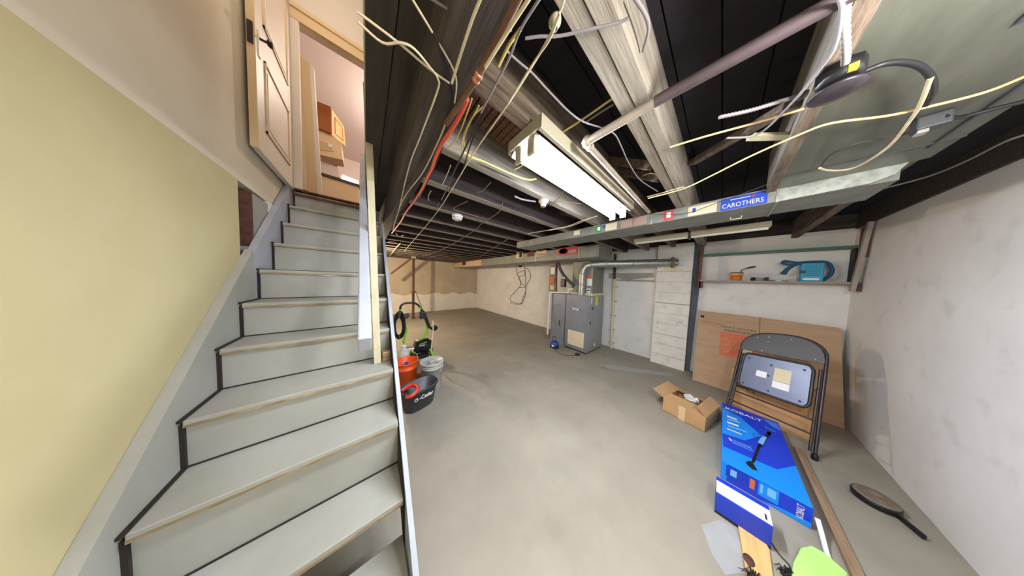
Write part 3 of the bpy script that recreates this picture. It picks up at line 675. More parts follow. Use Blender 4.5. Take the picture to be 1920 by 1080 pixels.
# things on the shelf (top 1.708)
SZ = 1.708
def spot(u): 
    return at(u, 526, x=4.50).y
e = empty('paint_can', (4.52, spot(1380), SZ), 'orange and yellow tub standing on the wall shelf', 'tub')
y = spot(1380)
MB().lathe([(.052, 0), (.054, .01), (.060, .085)], (4.52, y, SZ), 20).build('tub', M_can, e)
MB().lathe([(.0605, .085), (.064, .09), (.065, .115)], (4.52, y, SZ), 20).build('band', mat('yellow_band', (226, 180, 70), rough=.5), e)
MB().lathe([(.069, .115), (.070, .124), (.05, .127), (0, .127)], (4.52, y, SZ), 20).build('lid', M_ink, e)
MB().box(4.456, 4.462, y-.025, y+.028, SZ+.02, SZ+.06).build('label', M_orange, e)
e = empty('paint_brush', (4.51, y-.05, SZ+.128), 'black bent tool handle resting on the orange tub', 'tool')
MB().tube(smooth_path([(4.52, y-.045, SZ+.134), (4.52, y-.05, SZ+.165), (4.51, y-.10, SZ+.195), (4.50, y-.17, SZ+.215)], 5), [.006]*10+[.012]*6, 8).build('handle', M_blk, e)
for k, (u, m, r, hh, lab) in enumerate(((1412, M_blk, .022, .05, 'small black roll standing beside the orange tub'), (1424, M_tape, .040, .045, 'white and grey tape roll between two dark rolls'), (1437, M_dkgrey, .020, .052, 'small dark roll right of the tape roll'))):
    y = spot(u)
    MB().lathe([(r*.45, 0), (r, 0), (r, hh), (r*.45, hh), (r*.45, 0)], (4.51, y, SZ+.001), 20).build('tape_roll', m, None, lab, 'tape roll', 'rolls on the shelf')
y = spot(1425)
y = spot(1446); MB().box(4.49, 4.53, y-.03, y+.03, SZ, SZ+.012).build('flat_tool', M_rust, None, 'flat rusty tool lying on the shelf next to the rolls', 'tool', bevel=.003)
y = spot(1460); MB().box(4.48, 4.52, y-.022, y+.022, SZ, SZ+.014).build('white_card', M_whitep, None, 'small white object lying on the shelf', 'card', bevel=.002)
y = spot(1470); MB().box(4.49, 4.52, y-.035, y+.02, SZ, SZ+.009).build('pencil_stub', M_ink, None, 'thin dark stick lying on the shelf left of the turquoise box', 'stick', bevel=.002)
y = at(1520, 520, x=4.48).y
e = empty('portable_radio', (4.52, y, SZ), 'turquoise box with ribbed front and dark blue straps on the shelf', 'radio')
MB().box(4.47, 4.58, y-.085, y+.07, SZ, SZ+.245).build('body', M_teal, e, bevel=.01)
for k in range(12): MB().box(4.464, 4.47, y-.06, y+.055, SZ+.07+k*.013, SZ+.075+k*.013).build('rib', mat('teal_rib', (28, 128, 168), rough=.5), e)
MB().box(4.462, 4.47, y-.055, y+.055, SZ+.02, SZ+.045).build('label_strip', M_whitep, e)
MB().box(4.462, 4.472, y+.04, y+.085, SZ+.11, SZ+.145).build('buckle', M_teald, e)
MB().tube(smooth_path([(4.52, y-.09, SZ+.02), (4.52, y-.13, SZ+.08), (4.52, y-.14, SZ+.16), (4.52, y-.10, SZ+.25), (4.52, y, SZ+.262), (4.51, y+.10, SZ+.255), (4.50, y+.20, SZ+.285)], 5), .016, 8).build('strap', M_teald, e)
MB().tube(smooth_path([(4.50, y+.20, SZ+.285), (4.49, y+.21, SZ+.25), (4.50, y+.13, SZ+.225), (4.50, y+.06, SZ+.25)], 5), .015, 8).build('strap', M_teald, e)
MB().tube([(4.50, y+.12, SZ+.225), (4.49, y+.17, SZ+.17), (4.48, y+.20, SZ+.10)], [.018, .022, .026], 8).build('strap', M_teald, e)
# ================================================================== CARDBOARD
cb2 = empty('cardboard_sheet', (4.27, -.39, 0), 'large brown flattened carton with orange logo leaning on the long wall', 'cardboard')
BL, BR, TL, TR = Vector((4.27, .233, 0)), Vector((4.27, -1.005, 0)), Vector((4.60, .238, 1.16)), Vector((4.60, -.985, 1.15))
nrm = (BR-BL).cross(TL-BL).normalized()
if nrm.x > 0: nrm = -nrm
def cbp(s, t, o=0): return (BL*(1-s)+BR*s)*(1-t)+(TL*(1-s)+TR*s)*t + nrm*o
MB().hexa([cbp(0, 0), cbp(.515, 0), cbp(.515, 1), cbp(0, 1)], [cbp(0, 0, .012), cbp(.515, 0, .012), cbp(.515, 1, .012), cbp(0, 1, .012)]).build('left_panel', M_card, cb2)
MB().hexa([cbp(.521, 0), cbp(1, 0), cbp(1, .985), cbp(.521, 1)], [cbp(.521, 0, .012), cbp(1, 0, .012), cbp(1, .985, .012), cbp(.521, 1, .012)]).build('right_panel', M_card, cb2)
MB().hexa([cbp(.51, 0), cbp(.526, 0), cbp(.526, 1), cbp(.51, 1)], [cbp(.51, 0, .006), cbp(.526, 0, .006), cbp(.526, 1, .006), cbp(.51, 1, .006)]).build('fold', M_cardd, cb2)
def cbq(s0, s1, t0, t1, m, nm, o=.0125, lab=None):
    return MB().hexa([cbp(s0, t0, o-.001), cbp(s1, t0, o-.001), cbp(s1, t1, o-.001), cbp(s0, t1, o-.001)], [cbp(s0, t0, o), cbp(s1, t0, o), cbp(s1, t1, o), cbp(s0, t1, o)]).build(nm, m, cb2, label=lab)
cbq(.215, .50, .43, .74, M_orange, 'logo_square', .0132, 'orange square printed logo')
Xd = (BR-BL).normalized(); Yd = (TL-BL).normalized()
X45 = (Xd+Yd*.55).normalized(); Y45 = Xd.cross(Yd).cross(X45).normalized()
if Y45.dot(Yd) < 0: Y45 = -Y45
for i, tx in enumerate(('THE', 'HOME', 'DEPOT')):
    lettering(tx, cb2, mat('faded_logo_letters', (196, 156, 124), rough=.8), cbp(.225+.02*i, .60-.062*i, .0145), X45, Y45, .06, (.10, .27, .29)[i])
cbq(.02, .055, .90, .935, M_ink, 'print_mark')
cbq(.03, .14, .845, .852, M_cardd, 'print_line'); cbq(.16, .24, .835, .842, M_cardd, 'print_line')
lettering('MAKE DOORS', cb2, M_ink, cbp(.22, .805, .0135), Xd, Yd, .025, .34)
lettering('SLIDING DOOR', cb2, M_ink, cbp(.245, .76, .0135), Xd, Yd, .028, .31)
cbq(.40, .47, .52, .63, M_scream, 'taped_note', .0145, 'cream note stuck over the orange logo')
# carton behind the chair
cr = empty('carton_behind_chair', (3.62, -.42, 0), 'brown carton with a curved dark print standing behind the folding chair', 'box')
A0, B0 = Vector((3.70, -.135, 0)), Vector((3.57, -.70, 0)); tk = Vector((.13, -.03, 0)); hz = Vector((.07, -.015, .52))
MB().hexa([A0, B0, B0+tk, A0+tk], [A0+hz, B0+hz, B0+hz+tk, A0+hz+tk]).build('carton', M_box, cr, bevel=.003)
ax = (B0-A0); nn = Vector((-.98, .2, .13)).normalized()
def crp(s, t, o=.001): return A0+ax*s+hz*t+nn*o
arc = [crp(.5+.36*math.cos(t), .42+.34*math.sin(t)) for t in [i*2*math.pi/28 for i in range(28)]]
MB().prism(arc, nn*.0008).build('light_oval', mat('tan_oval_light', (196, 150, 108), rough=.8), cr, label='paler oval of painted light')  # light falling through the chair, put in as a paler oval
arc = [crp(.42+.10*math.cos(t), .70+.05*math.sin(t), .003) for t in [math.pi+i*math.pi/10 for i in range(11)]]
MB().tube(arc, .006, 6).build('print_smile', mat('ochre_print', (190, 130, 60), rough=.8), cr)
for s0, t0, wd in ((.10, .62, .05), (.16, .61, .03), (.21, .60, .06), (.30, .58, .04)):
    MB().bar(crp(s0, t0, .001), crp(s0+wd, t0-.02, .001), .002, .02, up=(0, 0, 1)).build('print_line', M_ink, cr)
# ================================================================== FOLDING CHAIR
fcx = empty('folding_chair', (3.35, -.4, 0), 'folded dark metal folding chair with white labels leaning against cardboard', 'chair')
fL, fR = Vector((3.46, -.115, .0)), Vector((3.246, -.653, .0))
tL, tR = at(1391, 650, x=3.80), at(1550, 678, x=3.66)
_n = (fR-fL).cross(tL-fL).normalized()
_d = tR-CAM; tR = CAM+_d*((fL-CAM).dot(_n)/_d.dot(_n))
cn = (fR-fL).cross(tL-fL).normalized()
if cn.x > 0: cn = -cn
def cp_(s, t, o=0): return (fL*(1-s)+fR*s)*(1-t)+(tL*(1-s)+tR*s)*t + cn*o
# t=1 at rail tops; arc above
arc = [cp_(0, 0, 0), cp_(0, .5, 0), cp_(0, 1.0, 0)]
for k in range(1, 10):
    a_ = math.pi*(1-k/10); arc.append(cp_(.5+.5*math.copysign(abs(math.cos(a_))**.8, math.cos(a_)), 1.0+.245*math.sin(a_)**.8, 0))
arc += [cp_(1, 1.0), cp_(1, .5), cp_(1, 0)]
MB().tube(smooth_path(arc, 3), .0125, 10).build('outer_frame', M_chairm, fcx)
bp = [cp_(0.01, .99, .004)]
for k in range(1, 14):
    a_ = math.pi*(1-k/14); bp.append(cp_(.5+.485*math.copysign(abs(math.cos(a_))**.8, math.cos(a_)), .99+.245*math.sin(a_)**.8, .004))
bp += [cp_(.99, .99, .004), cp_(.985, .965, .004), cp_(.5, .955, .010), cp_(.015, .965, .004)]
MB().prism(bp, cn*.014).build('backrest', M_chairb, fcx)
for s, t in ((.2, 1.16), (.35, 1.19), (.62, 1.19), (.3, .99), (.9, 1.0), (.35, 1.12)):
    MB().lathe([(.006, 0), (.005, .003), (0, .004)], cp_(s, t, .019), 8, axis=cn).build('rivet', M_lpaint, fcx)
inner = [cp_(.06, .02, .02), cp_(.055, .5, .02), cp_(.05, .9, .02)]
MB().tube(inner, .010, 8).build('leg', M_chairm, fcx); MB().tube([cp_(.962, .06, .03), cp_(.965, .5, .025), cp_(.965, .9, .02)], .010, 8).build('leg', M_chairm, fcx)
# seat pan, seen from below
def rr(s0, s1, t0, t1, rad, o, n=5):
    P = []
    for (cs, ct, a0) in ((s1-rad, t1-rad, 0), (s0+rad, t1-rad, 90), (s0+rad, t0+rad, 180), (s1-rad, t0+rad, 270)):
        for k in range(n+1):
            t = math.radians(a0+90*k/n); P.append(cp_(cs+rad*math.cos(t), ct+rad*math.sin(t), o))
    return P
MB().prism(rr(.10, .90, .46, .905, .07, .030), cn*.016).build('seat', M_seatm, fcx)
MB().tube(rr(.09, .91, .45, .915, .075, .045), .012, 8, closed=True).build('seat_rim', M_blk, fcx)
def sq(s0, s1, t0, t1, m, nm, lab=None):
    MB().prism([cp_(s0, t0, .047), cp_(s1, t0, .047), cp_(s1, t1, .047), cp_(s0, t1, .047)], cn*.0015).build(nm, m, fcx, label=lab)
sq(.30, .43, .64, .715, M_whitep, 'paper_label'); sq(.51, .70, .645, .80, M_scream, 'paper_label'); sq(.51, .70, .56, .64, M_whitep, 'paper_label')
for s, t in ((.16, .50), (.48, .50), (.82, .50), (.17, .85), (.82, .85), (.45, .68), (.46, .82)):
    MB().lathe([(.009, 0), (.007, .004), (0, .005)], cp_(s, t, .047), 8, axis=cn).build('screw', M_blk, fcx)
MB().bar(cp_(.42, .925, .04), cp_(.60, .925, .04), .02, .012).build('latch', M_galv, fcx, label='bright metal latch on the seat edge')
MB().tube([cp_(.03, .36, .02), cp_(.96, .36, .02)], .009, 8).build('crossbar', M_chairm, fcx)
MB().tube([cp_(.03, .22, .02), cp_(.96, .22, .02)], .009, 8).build('crossbar', M_chairm, fcx)
MB().lathe([(.018, 0), (.020, .01), (.020, .05), (.014, .055)], (fR.x, fR.y, 0.0), 12).build('rubber_foot', M_blk, fcx)
MB().lathe([(.018, 0), (.020, .01), (.020, .05), (.014, .055)], (fL.x, fL.y, 0.0), 12).build('rubber_foot', M_blk, fcx)
# ================================================================== OPEN BROWN BOX
ob = empty('open_carton', (3.05, .16, 0), 'small open brown carton with loose flaps on the concrete floor', 'box')
P0, P1, P2 = Vector((2.905, .395, 0)), Vector((2.84, .03, 0)), Vector((3.27, -.065, 0)); P3 = P0+P2-P1
H_ = .165; tz = Vector((0, 0, H_)); th = .006
def wallq(p, q, nm, m=M_box, hh=H_):
    d = (q-p).normalized(); nrm2 = Vector((-d.y, d.x, 0))*th
    return MB().hexa([p, q, q+nrm2, p+nrm2], [x+Vector((0, 0, hh)) for x in (p, q, q+nrm2, p+nrm2)]).build(nm, m, ob)
wallq(P0, P1, 'side'); wallq(P1, P2, 'side'); wallq(P2, P3, 'side'); wallq(P3, P0, 'side')
MB().hexa([P0, P1, P2, P3], [x+Vector((0, 0, .008)) for x in (P0, P1, P2, P3)]).build('bottom', M_boxin, ob)
def flap(p, q, out, up, nm='flap', ln=.17, m=M_box):
    v = (Vector(out).normalized()*math.cos(up)+Vector((0, 0, 1))*math.sin(up))*ln
    a_, b_ = p+tz, q+tz; i_ = (q-p).normalized()*.012
    nz = (b_-a_).cross(v).normalized()*.004
    MB().hexa([a_, b_, b_+v-i_, a_+v+i_], [x+nz for x in (a_, b_, b_+v-i_, a_+v+i_)]).build(nm, m, ob)
inx = ((P2-P1)).normalized()
flap(P0, P1, inx, .12, ln=.16); flap(P3, P2, -inx, .2, ln=.10)
flap(P1, P2, (P0-P1), .75, ln=.11); flap(P0, P3, (P0-P1), .35, ln=.13)
MB().hexa([P0.lerp(P1, .40)-inx*.0015, P0.lerp(P1, .56)-inx*.0015, P0.lerp(P1, .56), P0.lerp(P1, .40)], [x+tz for x in (P0.lerp(P1, .40)-inx*.0015, P0.lerp(P1, .56)-inx*.0015, P0.lerp(P1, .56), P0.lerp(P1, .40))]).build('tape', M_cas, ob)
cm = (P0+P2)/2
bagp = [cm+Vector((.07*math.cos(t)*(1+.25*math.sin(3*t)), .06*math.sin(t)*(1+.2*math.cos(4*t)), .155+.02*math.sin(5*t))) for t in [i*math.pi/6 for i in range(12)]]
MB().prism([b+Vector((.05, 0, .02)) for b in bagp], (0, 0, .02)).build('crumpled_wrapper', M_whitep, None, 'crumpled white and dark plastic wrapper inside the open carton', 'wrapper', bevel=.006)
# ================================================================== BLUE BOXES
kb_ = empty('trimmer_carton', (2.85, -.28, 0), 'long blue tool carton with a picture of a string trimmer', 'box')
KX0, KX1, KY0, KY1, KZ = 2.28, 3.43, -.475, -.085, .15
MB().box(KX0, KX1, KY0, KY1, 0.002, KZ).build('carton', M_bright, kb_, bevel=.003)
def kp(px, m, nm, z=KZ+.0006, h=.0005, ox=1340, oy=750, s=5.14, lab=None):
    q = [at(ox+x/s, oy+y/s, z=z) for x, y in px]
    q = [Vector((min(max(p.x, KX0+.001), KX1-.001), min(max(p.y, KY0+.001), KY1-.001), z)) for p in q]
    return MB().prism(q, (0, 0, h)).build(nm, m, kb_, label=lab)
kp([(50, 15), (610, 205), (800, 640), (600, 668), (85, 445), (60, 300)], M_royal, 'print_panel')
kp([(45, 60), (110, 95), (245, 165), (450, 345), (290, 390), (55, 310)], M_bright, 'print_panel', KZ+.0012)
kp([(455, 175), (600, 225), (640, 300), (560, 260)], mat('soft_blue_print', (60, 130, 235), rough=.4), 'print_panel', KZ+.0012)
# lettering along the top
a_ = at(1340+105/5.14, 750+82/5.14, z=KZ+.002); b_ = at(1340+462/5.14, 750+214/5.14, z=KZ+.002)
a_.x = (a_.x+b_.x)/2-.004
lettering('KOBALT', kb_, M_whitep, (a_.x, a_.y, KZ+.0016), (0, -1, 0), (1, 0, 0), .055, abs(a_.y-b_.y), bold=.012)
def kline(p, q, wd, m, nm='print_line', z=KZ+.0018):
    A_ = at(1340+p[0]/5.14, 750+p[1]/5.14, z=z); B_ = at(1340+q[0]/5.14, 750+q[1]/5.14, z=z)
    MB().bar(A_, B_, wd, .0006).build(nm, m, kb_)
for p, q, wd in (((120, 155), (215, 190), .035), ((120, 185), (250, 218), .008), ((120, 212), (230, 250), .030), ((130, 245), (310, 310), .006)):
    kline(p, q, wd, M_whitep)
kline((120, 275), (260, 332), .022, M_scream)
kline((140, 365), (160, 395), .012, M_whitep); kline((165, 380), (350, 455), .006, M_paleb); kline((160, 395), (360, 470), .006, M_paleb); kline((170, 410), (370, 492), .006, M_paleb)
# trimmer picture: head, shaft, motor, handle
kp([(295, 600), (330, 585), (365, 600), (390, 640), (415, 685), (360, 665), (320, 630)], M_blk, 'trimmer_picture', KZ+.002, lab='black printed trimmer head')
kline((368, 600), (430, 440), .016, M_blk, 'trimmer_picture', KZ+.0022); kline((430, 450), (530, 310), .022, M_blk, 'trimmer_picture', KZ+.0022)
kline((440, 420), (480, 350), .028, M_paleb, 'trimmer_picture', KZ+.0026)
kp([(480, 260), (540, 270), (600, 310), (560, 320), (530, 350), (500, 310)], M_navy, 'trimmer_picture', KZ+.002)
kline((480, 255), (590, 310), .008, M_paleb, 'trimmer_picture', KZ+.0028)
ring = [at(1340+x/5.14, 750+y/5.14, z=KZ+.003) for x, y in ((365, 325), (390, 355), (440, 360), (470, 350), (430, 335), (390, 325))]
MB().tube(ring, .002, 5, closed=True).build('trimmer_picture', M_blk, kb_)
# end face (faces the camera side)
def ef(px, m, nm, o=.0008, lab=None):
    q = [at(1320+x/5.4, 880+y/5.4, x=KX0-o) for x, y in px]
    q = [Vector((KX0-o, min(max(p.y, KY0+.001), KY1-.001), min(max(p.z, .004), KZ-.002))) for p in q]
    return MB().prism(q, (-.0005, 0, 0)).build(nm, m, kb_, label=lab)
MB().box(KX0-.0006, KX0, KY0+.002, KY1-.002, .004, KZ-.004).build('print_panel', M_royal, kb_)
def eb(y0, y1, z0, z1, m, nm='print_panel', o=.0012):
    MB().box(KX0-o-.0004, KX0-.0002, KY1-y1*.39, KY1-y0*.39, z0*KZ, z1*KZ).build(nm, m, kb_)
eb(.0, .08, .05, .97, M_bright); eb(.06, .34, .3, .9, M_navy, o=.0016); eb(.12, .2, .45, .8, M_paleb, 'print_mark', .002)
eb(.36, .42, .35, .85, M_orange, 'print_mark', .002); eb(.46, .68, .25, .93, M_bright, o=.0014)
eb(.48, .51, .4, .85, M_paleb, 'print_mark', .002); eb(.56, .65, .45, .85, M_paleb, 'print_mark', .002)
MB().prism([Vector((KX0-.0016, KY1-.39*a1, b1*KZ)) for a1, b1 in ((.5, .03), (1.0, .03), (1.0, .28), (.7, .2))], (.0008, 0, 0)).build('print_panel', M_bright, kb_)
lettering('KOBALT', kb_, M_whitep, (KX0-.0022, KY1-.39*.925, .035), (0, 0, 1), (0, 1, 0), .028, .095)
MB().box(KX0+.001, KX1-.001, KY0-.0012, KY0, .01, KZ-.005).build('print_panel', M_navy, kb_)
# front smaller blue box
b2 = empty('small_blue_carton', (2.06, -.18, 0), 'smaller blue carton with a white top stripe in front of the long one', 'box')
X2a, X2b = 1.895, 2.065
MB().box(X2a, X2b, -.285, -.058, .0, .148).build('carton', M_navy, b2, bevel=.004)
MB().box(X2a+.010, X2a+.125, -.284, -.059, .148, .1492).build('label_stripe', M_whitep, b2, label='white stripe')
MB().box(X2a+.03, X2a+.075, -.268, -.260, .1492, .1498).build('print_mark', M_ink, b2)
MB().box(X2a+.132, X2b-.004, -.283, -.06, .148, .1488).build('print_panel', M_royal, b2)
MB().box(X2a-.001, X2a, -.284, -.059, .004, .02).build('print_panel', M_ink, b2, label='dark band along the bottom')
# white strap from the carton corner
MB().tube(smooth_path([(2.275, -.49, .10), (2.22, -.50, .04), (2.14, -.50, .012), (2.07, -.50, .012)], 5), .011, 8).build('white_strap', M_whitep, None, 'white strap trailing from the corner of the long blue carton', 'strap')
# timber on the floor
MB().box(1.60, 3.30, -.60, -.555, .0, .030).build('wood_strip', M_brownw, None, 'long thin brown wood strip lying beside the blue cartons', 'wood strip', bevel=.003)
pn_ = empty('pine_plank', (1.75, -.2, 0), 'short yellow pine board with a dark knot at the front of the floor', 'plank')
qq = [at(u, v, z=.02) for u, v in ((1383, 978), (1430, 1008), (1443, 1030), (1452, 1100), (1404, 1100))]
MB().prism([Vector((p.x, p.y, .001)) for p in qq], (0, 0, .019)).build('board', M_pine, pn_, bevel=.002)
c_ = at(1404, 1050, z=.02); MB().lathe([(0, 0), (.022, 0), (.022, .0008)], (c_.x, c_.y, .0202), 14, sx=1.5).build('knot', M_rust, pn_, label='dark brown knot')
# lime cloth
lm_ = [at(u, v, z=.0) for u, v in ((1486, 1062), (1500, 1034), (1520, 1030), (1548, 1046), (1590, 1085), (1560, 1130), (1478, 1120))]
MB().prism([Vector((p.x, p.y, .001)) for p in lm_], (0, 0, .03)).build('lime_cloth', M_lime, None, 'lime green folded cloth at the bottom edge beside the wood strip', 'cloth', bevel=.008)
# black wire and brush
q = [at(u, v, z=.012) for u, v in ((1440, 1002), (1447, 1018), (1462, 1040), (1480, 1060), (1478, 1076))]
MB().tube(smooth_path(q, 4), .003, 6).build('thin_wire', M_blk_c, None, 'thin black wire curving from the small blue carton', 'wire')
def tuft(u, v, n, r, name, lab, zb=.0):
    c = at(u, v, z=zb); m = MB()
    for i in range(n):
        a = random.uniform(0, 2*math.pi); l = random.uniform(.4, 1)*r
        m.tube([c+Vector((0, 0, .008)), c+Vector((math.cos(a)*l*.6, math.sin(a)*l*.6, .02+random.uniform(0, .02))), c+Vector((math.cos(a)*l, math.sin(a)*l, .01))], [.003, .0025, .001], 5)
    m.lathe([(.02, .001), (.022, .01), (.012, .022), (0, .025)], c, 10)
    return m.build(name, M_blk, None, lab, 'bristles')
tuft(1412, 1086, 26, .055, 'bristle_tuft', 'black bristly tuft lying on the pine board', .0215)
tuft(1474, 1080, 30, .045, 'bristle_tuft', 'black bristly tuft at the end of the thin wire')
# round rusty disc
dc = empty('round_disc', (2.97, -.83, 0), 'round rusty ridged disc with a short handle on the floor by the right wall', 'disc')
cx, cy = 2.965, -.838
MB().lathe([(.060, 0), (.078, .008), (.086, .03), (.084, .052), (.074, .060), (.068, .054), (.060, .062), (.048, .055), (.040, .064), (.026, .060), (.022, .050), (0, .048)], (cx, cy, 0.001), 36, sx=1.05).build('disc_body', M_rustl, dc)
MB().lathe([(.078, .004), (.089, .010), (.089, .044), (.084, .048)], (cx, cy, 0), 36, sx=1.05).build('rim_band', M_blk, dc)
MB().prism([Vector((x, y, .004)) for x, y in ((2.895, -.885), (2.885, -.91), (2.785, -.945), (2.775, -.93))], (0, 0, .03)).build('handle', M_blk, dc, bevel=.004)
# ================================================================== BUCKETS
def bail(c, r, z, tilt, m, parent, rr_=.003, a0=0):
    pts = []
    for i in range(17):
        t = math.pi*i/16
        p = Vector((r*math.cos(t), math.cos(tilt)*r*math.sin(t)*1.0, math.sin(tilt)*r*math.sin(t)))
        pts.append(Vector(c)+Vector((0, 0, z))+Quaternion((0, 0, 1), a0) @ p)
    MB().tube(pts, rr_, 6).build('bail', m, parent)
gc = (.735, 2.655, 0)
g = empty('lidded_pail', gc, 'pale grey lidded five gallon pail on the floor beyond the stairs', 'pail')
MB().lathe([(.128, .0), (.132, .004), (.142, .29), (.150, .292), (.150, .302), (.144, .304), (.145, .318), (.153, .320), (.153, .330), (.146, .332), (.147, .345), (.151, .347)], gc, 32).build('pail_body', M_pail, g)
MB().lathe([(.152, .345), (.160, .347), (.161, .372), (.156, .380), (.148, .380), (.146, .372), (0, .372)], gc, 32).build('lid', M_pail, g)
MB().lathe([(.035, .372), (.035, .382), (.03, .386), (0, .386)], (gc[0]-.01, gc[1]-.02, 0), 16).build('spout_cap', M_pail, g)
MB().box(gc[0]-.055, gc[0]+.0, gc[1]-.12, gc[1]-.085, .3725, .3745).build('sticker', M_scream, g)
bail(gc, .158, .315, -.9, M_lpaint, g, a0=-.5+math.pi)
oc = (.455, 2.93, 0)
o2 = empty('orange_bucket', oc, 'bright orange open bucket behind the stair stringer', 'bucket')
MB().lathe([(.125, .0), (.130, .004), (.140, .24), (.150, .245), (.150, .26), (.142, .262), (.146, .33), (.156, .333), (.156, .35), (.148, .352), (.142, .345), (.125, .02), (0, .015)], oc, 32).build('bucket_body', M_orb, o2)
bail(oc, .152, .335, .95, M_lpaint, o2, a0=-.3)
MB().box(oc[0]-.02, oc[0]+.03, oc[1]+.05, oc[1]+.07, .2, .30).build('blue_tag', M_navy, None, 'small blue object inside the orange bucket', 'tag', bevel=.004)
# mop bucket (oval, dark) with red handle
mc = (.50, 2.33, 0)
mb_ = empty('mop_bucket', mc, 'dark grey oval mop bucket with white lettering beside the stairs', 'bucket')
def oval(prof, c, ang, m, nm, par, n=40):
    b = MB(); vs = []; fs = []
    for rx, ry, z in prof:
        for k in range(n):
            t = 2*math.pi*k/n; e_ = .72
            x = rx*math.copysign(abs(math.cos(t))**e_, math.cos(t)); y = ry*math.copysign(abs(math.sin(t))**e_, math.sin(t))
            vs.append(Vector(c)+Vector((x*math.cos(ang)-y*math.sin(ang), x*math.sin(ang)+y*math.cos(ang), z)))
    for i in range(len(prof)-1):
        for k in range(n): fs.append((i*n+k, i*n+(k+1) % n, (i+1)*n+(k+1) % n, (i+1)*n+k))
    fs.append(tuple(range(n))[::-1]); fs.append(tuple((len(prof)-1)*n+k for k in range(n)))
    return b.add(vs, fs, True).build(nm, m, par)
MA = .25
oval([(.155, .095, 0), (.165, .105, .01), (.205, .132, .235), (.218, .143, .238), (.220, .145, .262), (.214, .140, .270), (.204, .130, .262), (.165, .10, .03)], mc, MA, M_dkgrey, 'bucket_body', mb_)
ux = Vector((math.cos(MA), math.sin(MA), 0)); uy = Vector((-math.sin(MA), math.cos(MA), 0))
lettering('-Cedar', mb_, M_whitep, Vector(mc)+ux*(-.065)-uy*.137+Vector((0, 0, .155)), ux, Vector((0, 0, 1))-uy*.12, .05, .17, bold=.02)
lettering('O', mb_, M_whitep, Vector(mc)+ux*(-.12)-uy*.137+Vector((0, 0, .155)), ux, Vector((0, 0, 1))-uy*.12, .042, .04, bold=.02)
hp = [Vector(mc)+ux*x+uy*y+Vector((0, 0, z)) for x, y, z in ((-.20, .0, .275), (-.11, .03, .285), (-.065, .01, .28), (-.055, -.06, .278), (-.08, -.12, .27), (-.15, -.13, .25), (-.2, -.1, .25))]
MB().tube(smooth_path(hp, 4), .019, 10).build('wringer', M_red, mb_, label='red wringer handle')
# ================================================================== PRESSURE WASHER
pwx, pwy = .74, 3.55
pw = empty('pressure_washer', (pwx, pwy, 0), 'green and black electric pressure washer behind the buckets', 'pressure washer')
def W(u, v, y=pwy): return at(u, v, y=y)
fr = [W(760, 655), W(757, 640), W(762, 618), W(755, 603), W(750, 588), W(750, 580)]
MB().tube(smooth_path(fr, 4), .021, 10).build('frame_tube', M_green, pw)
fr2 = [W(787, 574), W(792, 583), W(797, 598), W(801, 612), W(799, 624), W(791, 636), W(788, 640)]
MB().tube(smooth_path(fr2, 4), .021, 10).build('frame_tube', M_green, pw)
MB().tube(smooth_path([W(750, 580), W(752, 573), W(759, 569), W(770, 568), W(779, 569), W(785, 573), W(787, 576)], 4), .018, 10).build('grip', M_blk, pw)
ma, mb2 = W(778, 650), W(806, 646)
MB().tube([ma+(ma-mb2)*.05, ma, mb2, mb2+(mb2-ma)*.05], [.08, .125, .125, .10], 20).build('motor_housing', M_blk, pw)
MB().bar(W(787, 646, pwy-.135), W(800, 641, pwy-.135), .004, .012).build('green_mark', M_green, pw); MB().bar(W(786, 649, pwy-.135), W(796, 647, pwy-.135), .004, .010).build('green_mark', M_whitep, pw)
c_ = W(806, 637); MB().box(c_.x-.02, c_.x+.03, pwy-.05, pwy+.0, c_.z-.03, c_.z+.03).build('connector', M_lpaint, pw)
pmp = W(768, 655, pwy-.1)
MB().tube([pmp+Vector((-.08, 0, 0)), pmp+Vector((.06, 0, 0))], .05, 14).build('pump', M_galv, pw)
for dx in (-.02, .03): MB().lathe([(.018, 0), (.02, .02), (.012, .03)], pmp+Vector((dx, -.05, .0)), 10, axis=(0, -1, .2)).build('brass_fitting', M_yel_c, pw)
MB().tube([W(752, 655), W(806, 668)], .02, 8).build('lower_bar', M_green, pw)
for wx in (.52, .98):
    MB().lathe([(.03, -.025), (.11, -.02), (.125, 0), (.11, .02), (.03, .025)], (wx, pwy+.12, .125), 22, axis=(1, 0, 0)).build('wheel', M_blk, pw)
MB().bar((.55, pwy+.12, .14), (.95, pwy+.12, .14), .04, .04).build('axle', M_blk, pw)
MB().box(.56, .90, pwy-.12, pwy+.14, .10, .16).build('base_plate', M_blk, pw, bevel=.01)
MB().bar((.62, pwy, .15), ma, .03, .03).bar((.88, pwy, .15), mb2, .03, .03).build('bracket', M_blk, pw)
# hose coil on left
hc = W(748, 610, pwy-.05)
hm = MB()
for k in range(5):
    rr0 = .10+.012*k; a_ = hc+Vector((.0, -.02*k, .01*k))
    hm.tube([a_+Vector((rr0*.55*math.cos(t), .02*math.sin(3*t), -.02+rr0*1.6*math.sin(t))) for t in [i*2*math.pi/20 for i in range(20)]], .011, 6, closed=True)
hm.build('hose_coil', M_blk_c, pw)
MB().lathe([(.035, 0), (.045, .02), (.045, .06), (.02, .07)], W(759, 592, pwy-.06), 14, axis=(.3, -1, .1)).build('hose_fitting', M_dkgrey, pw)
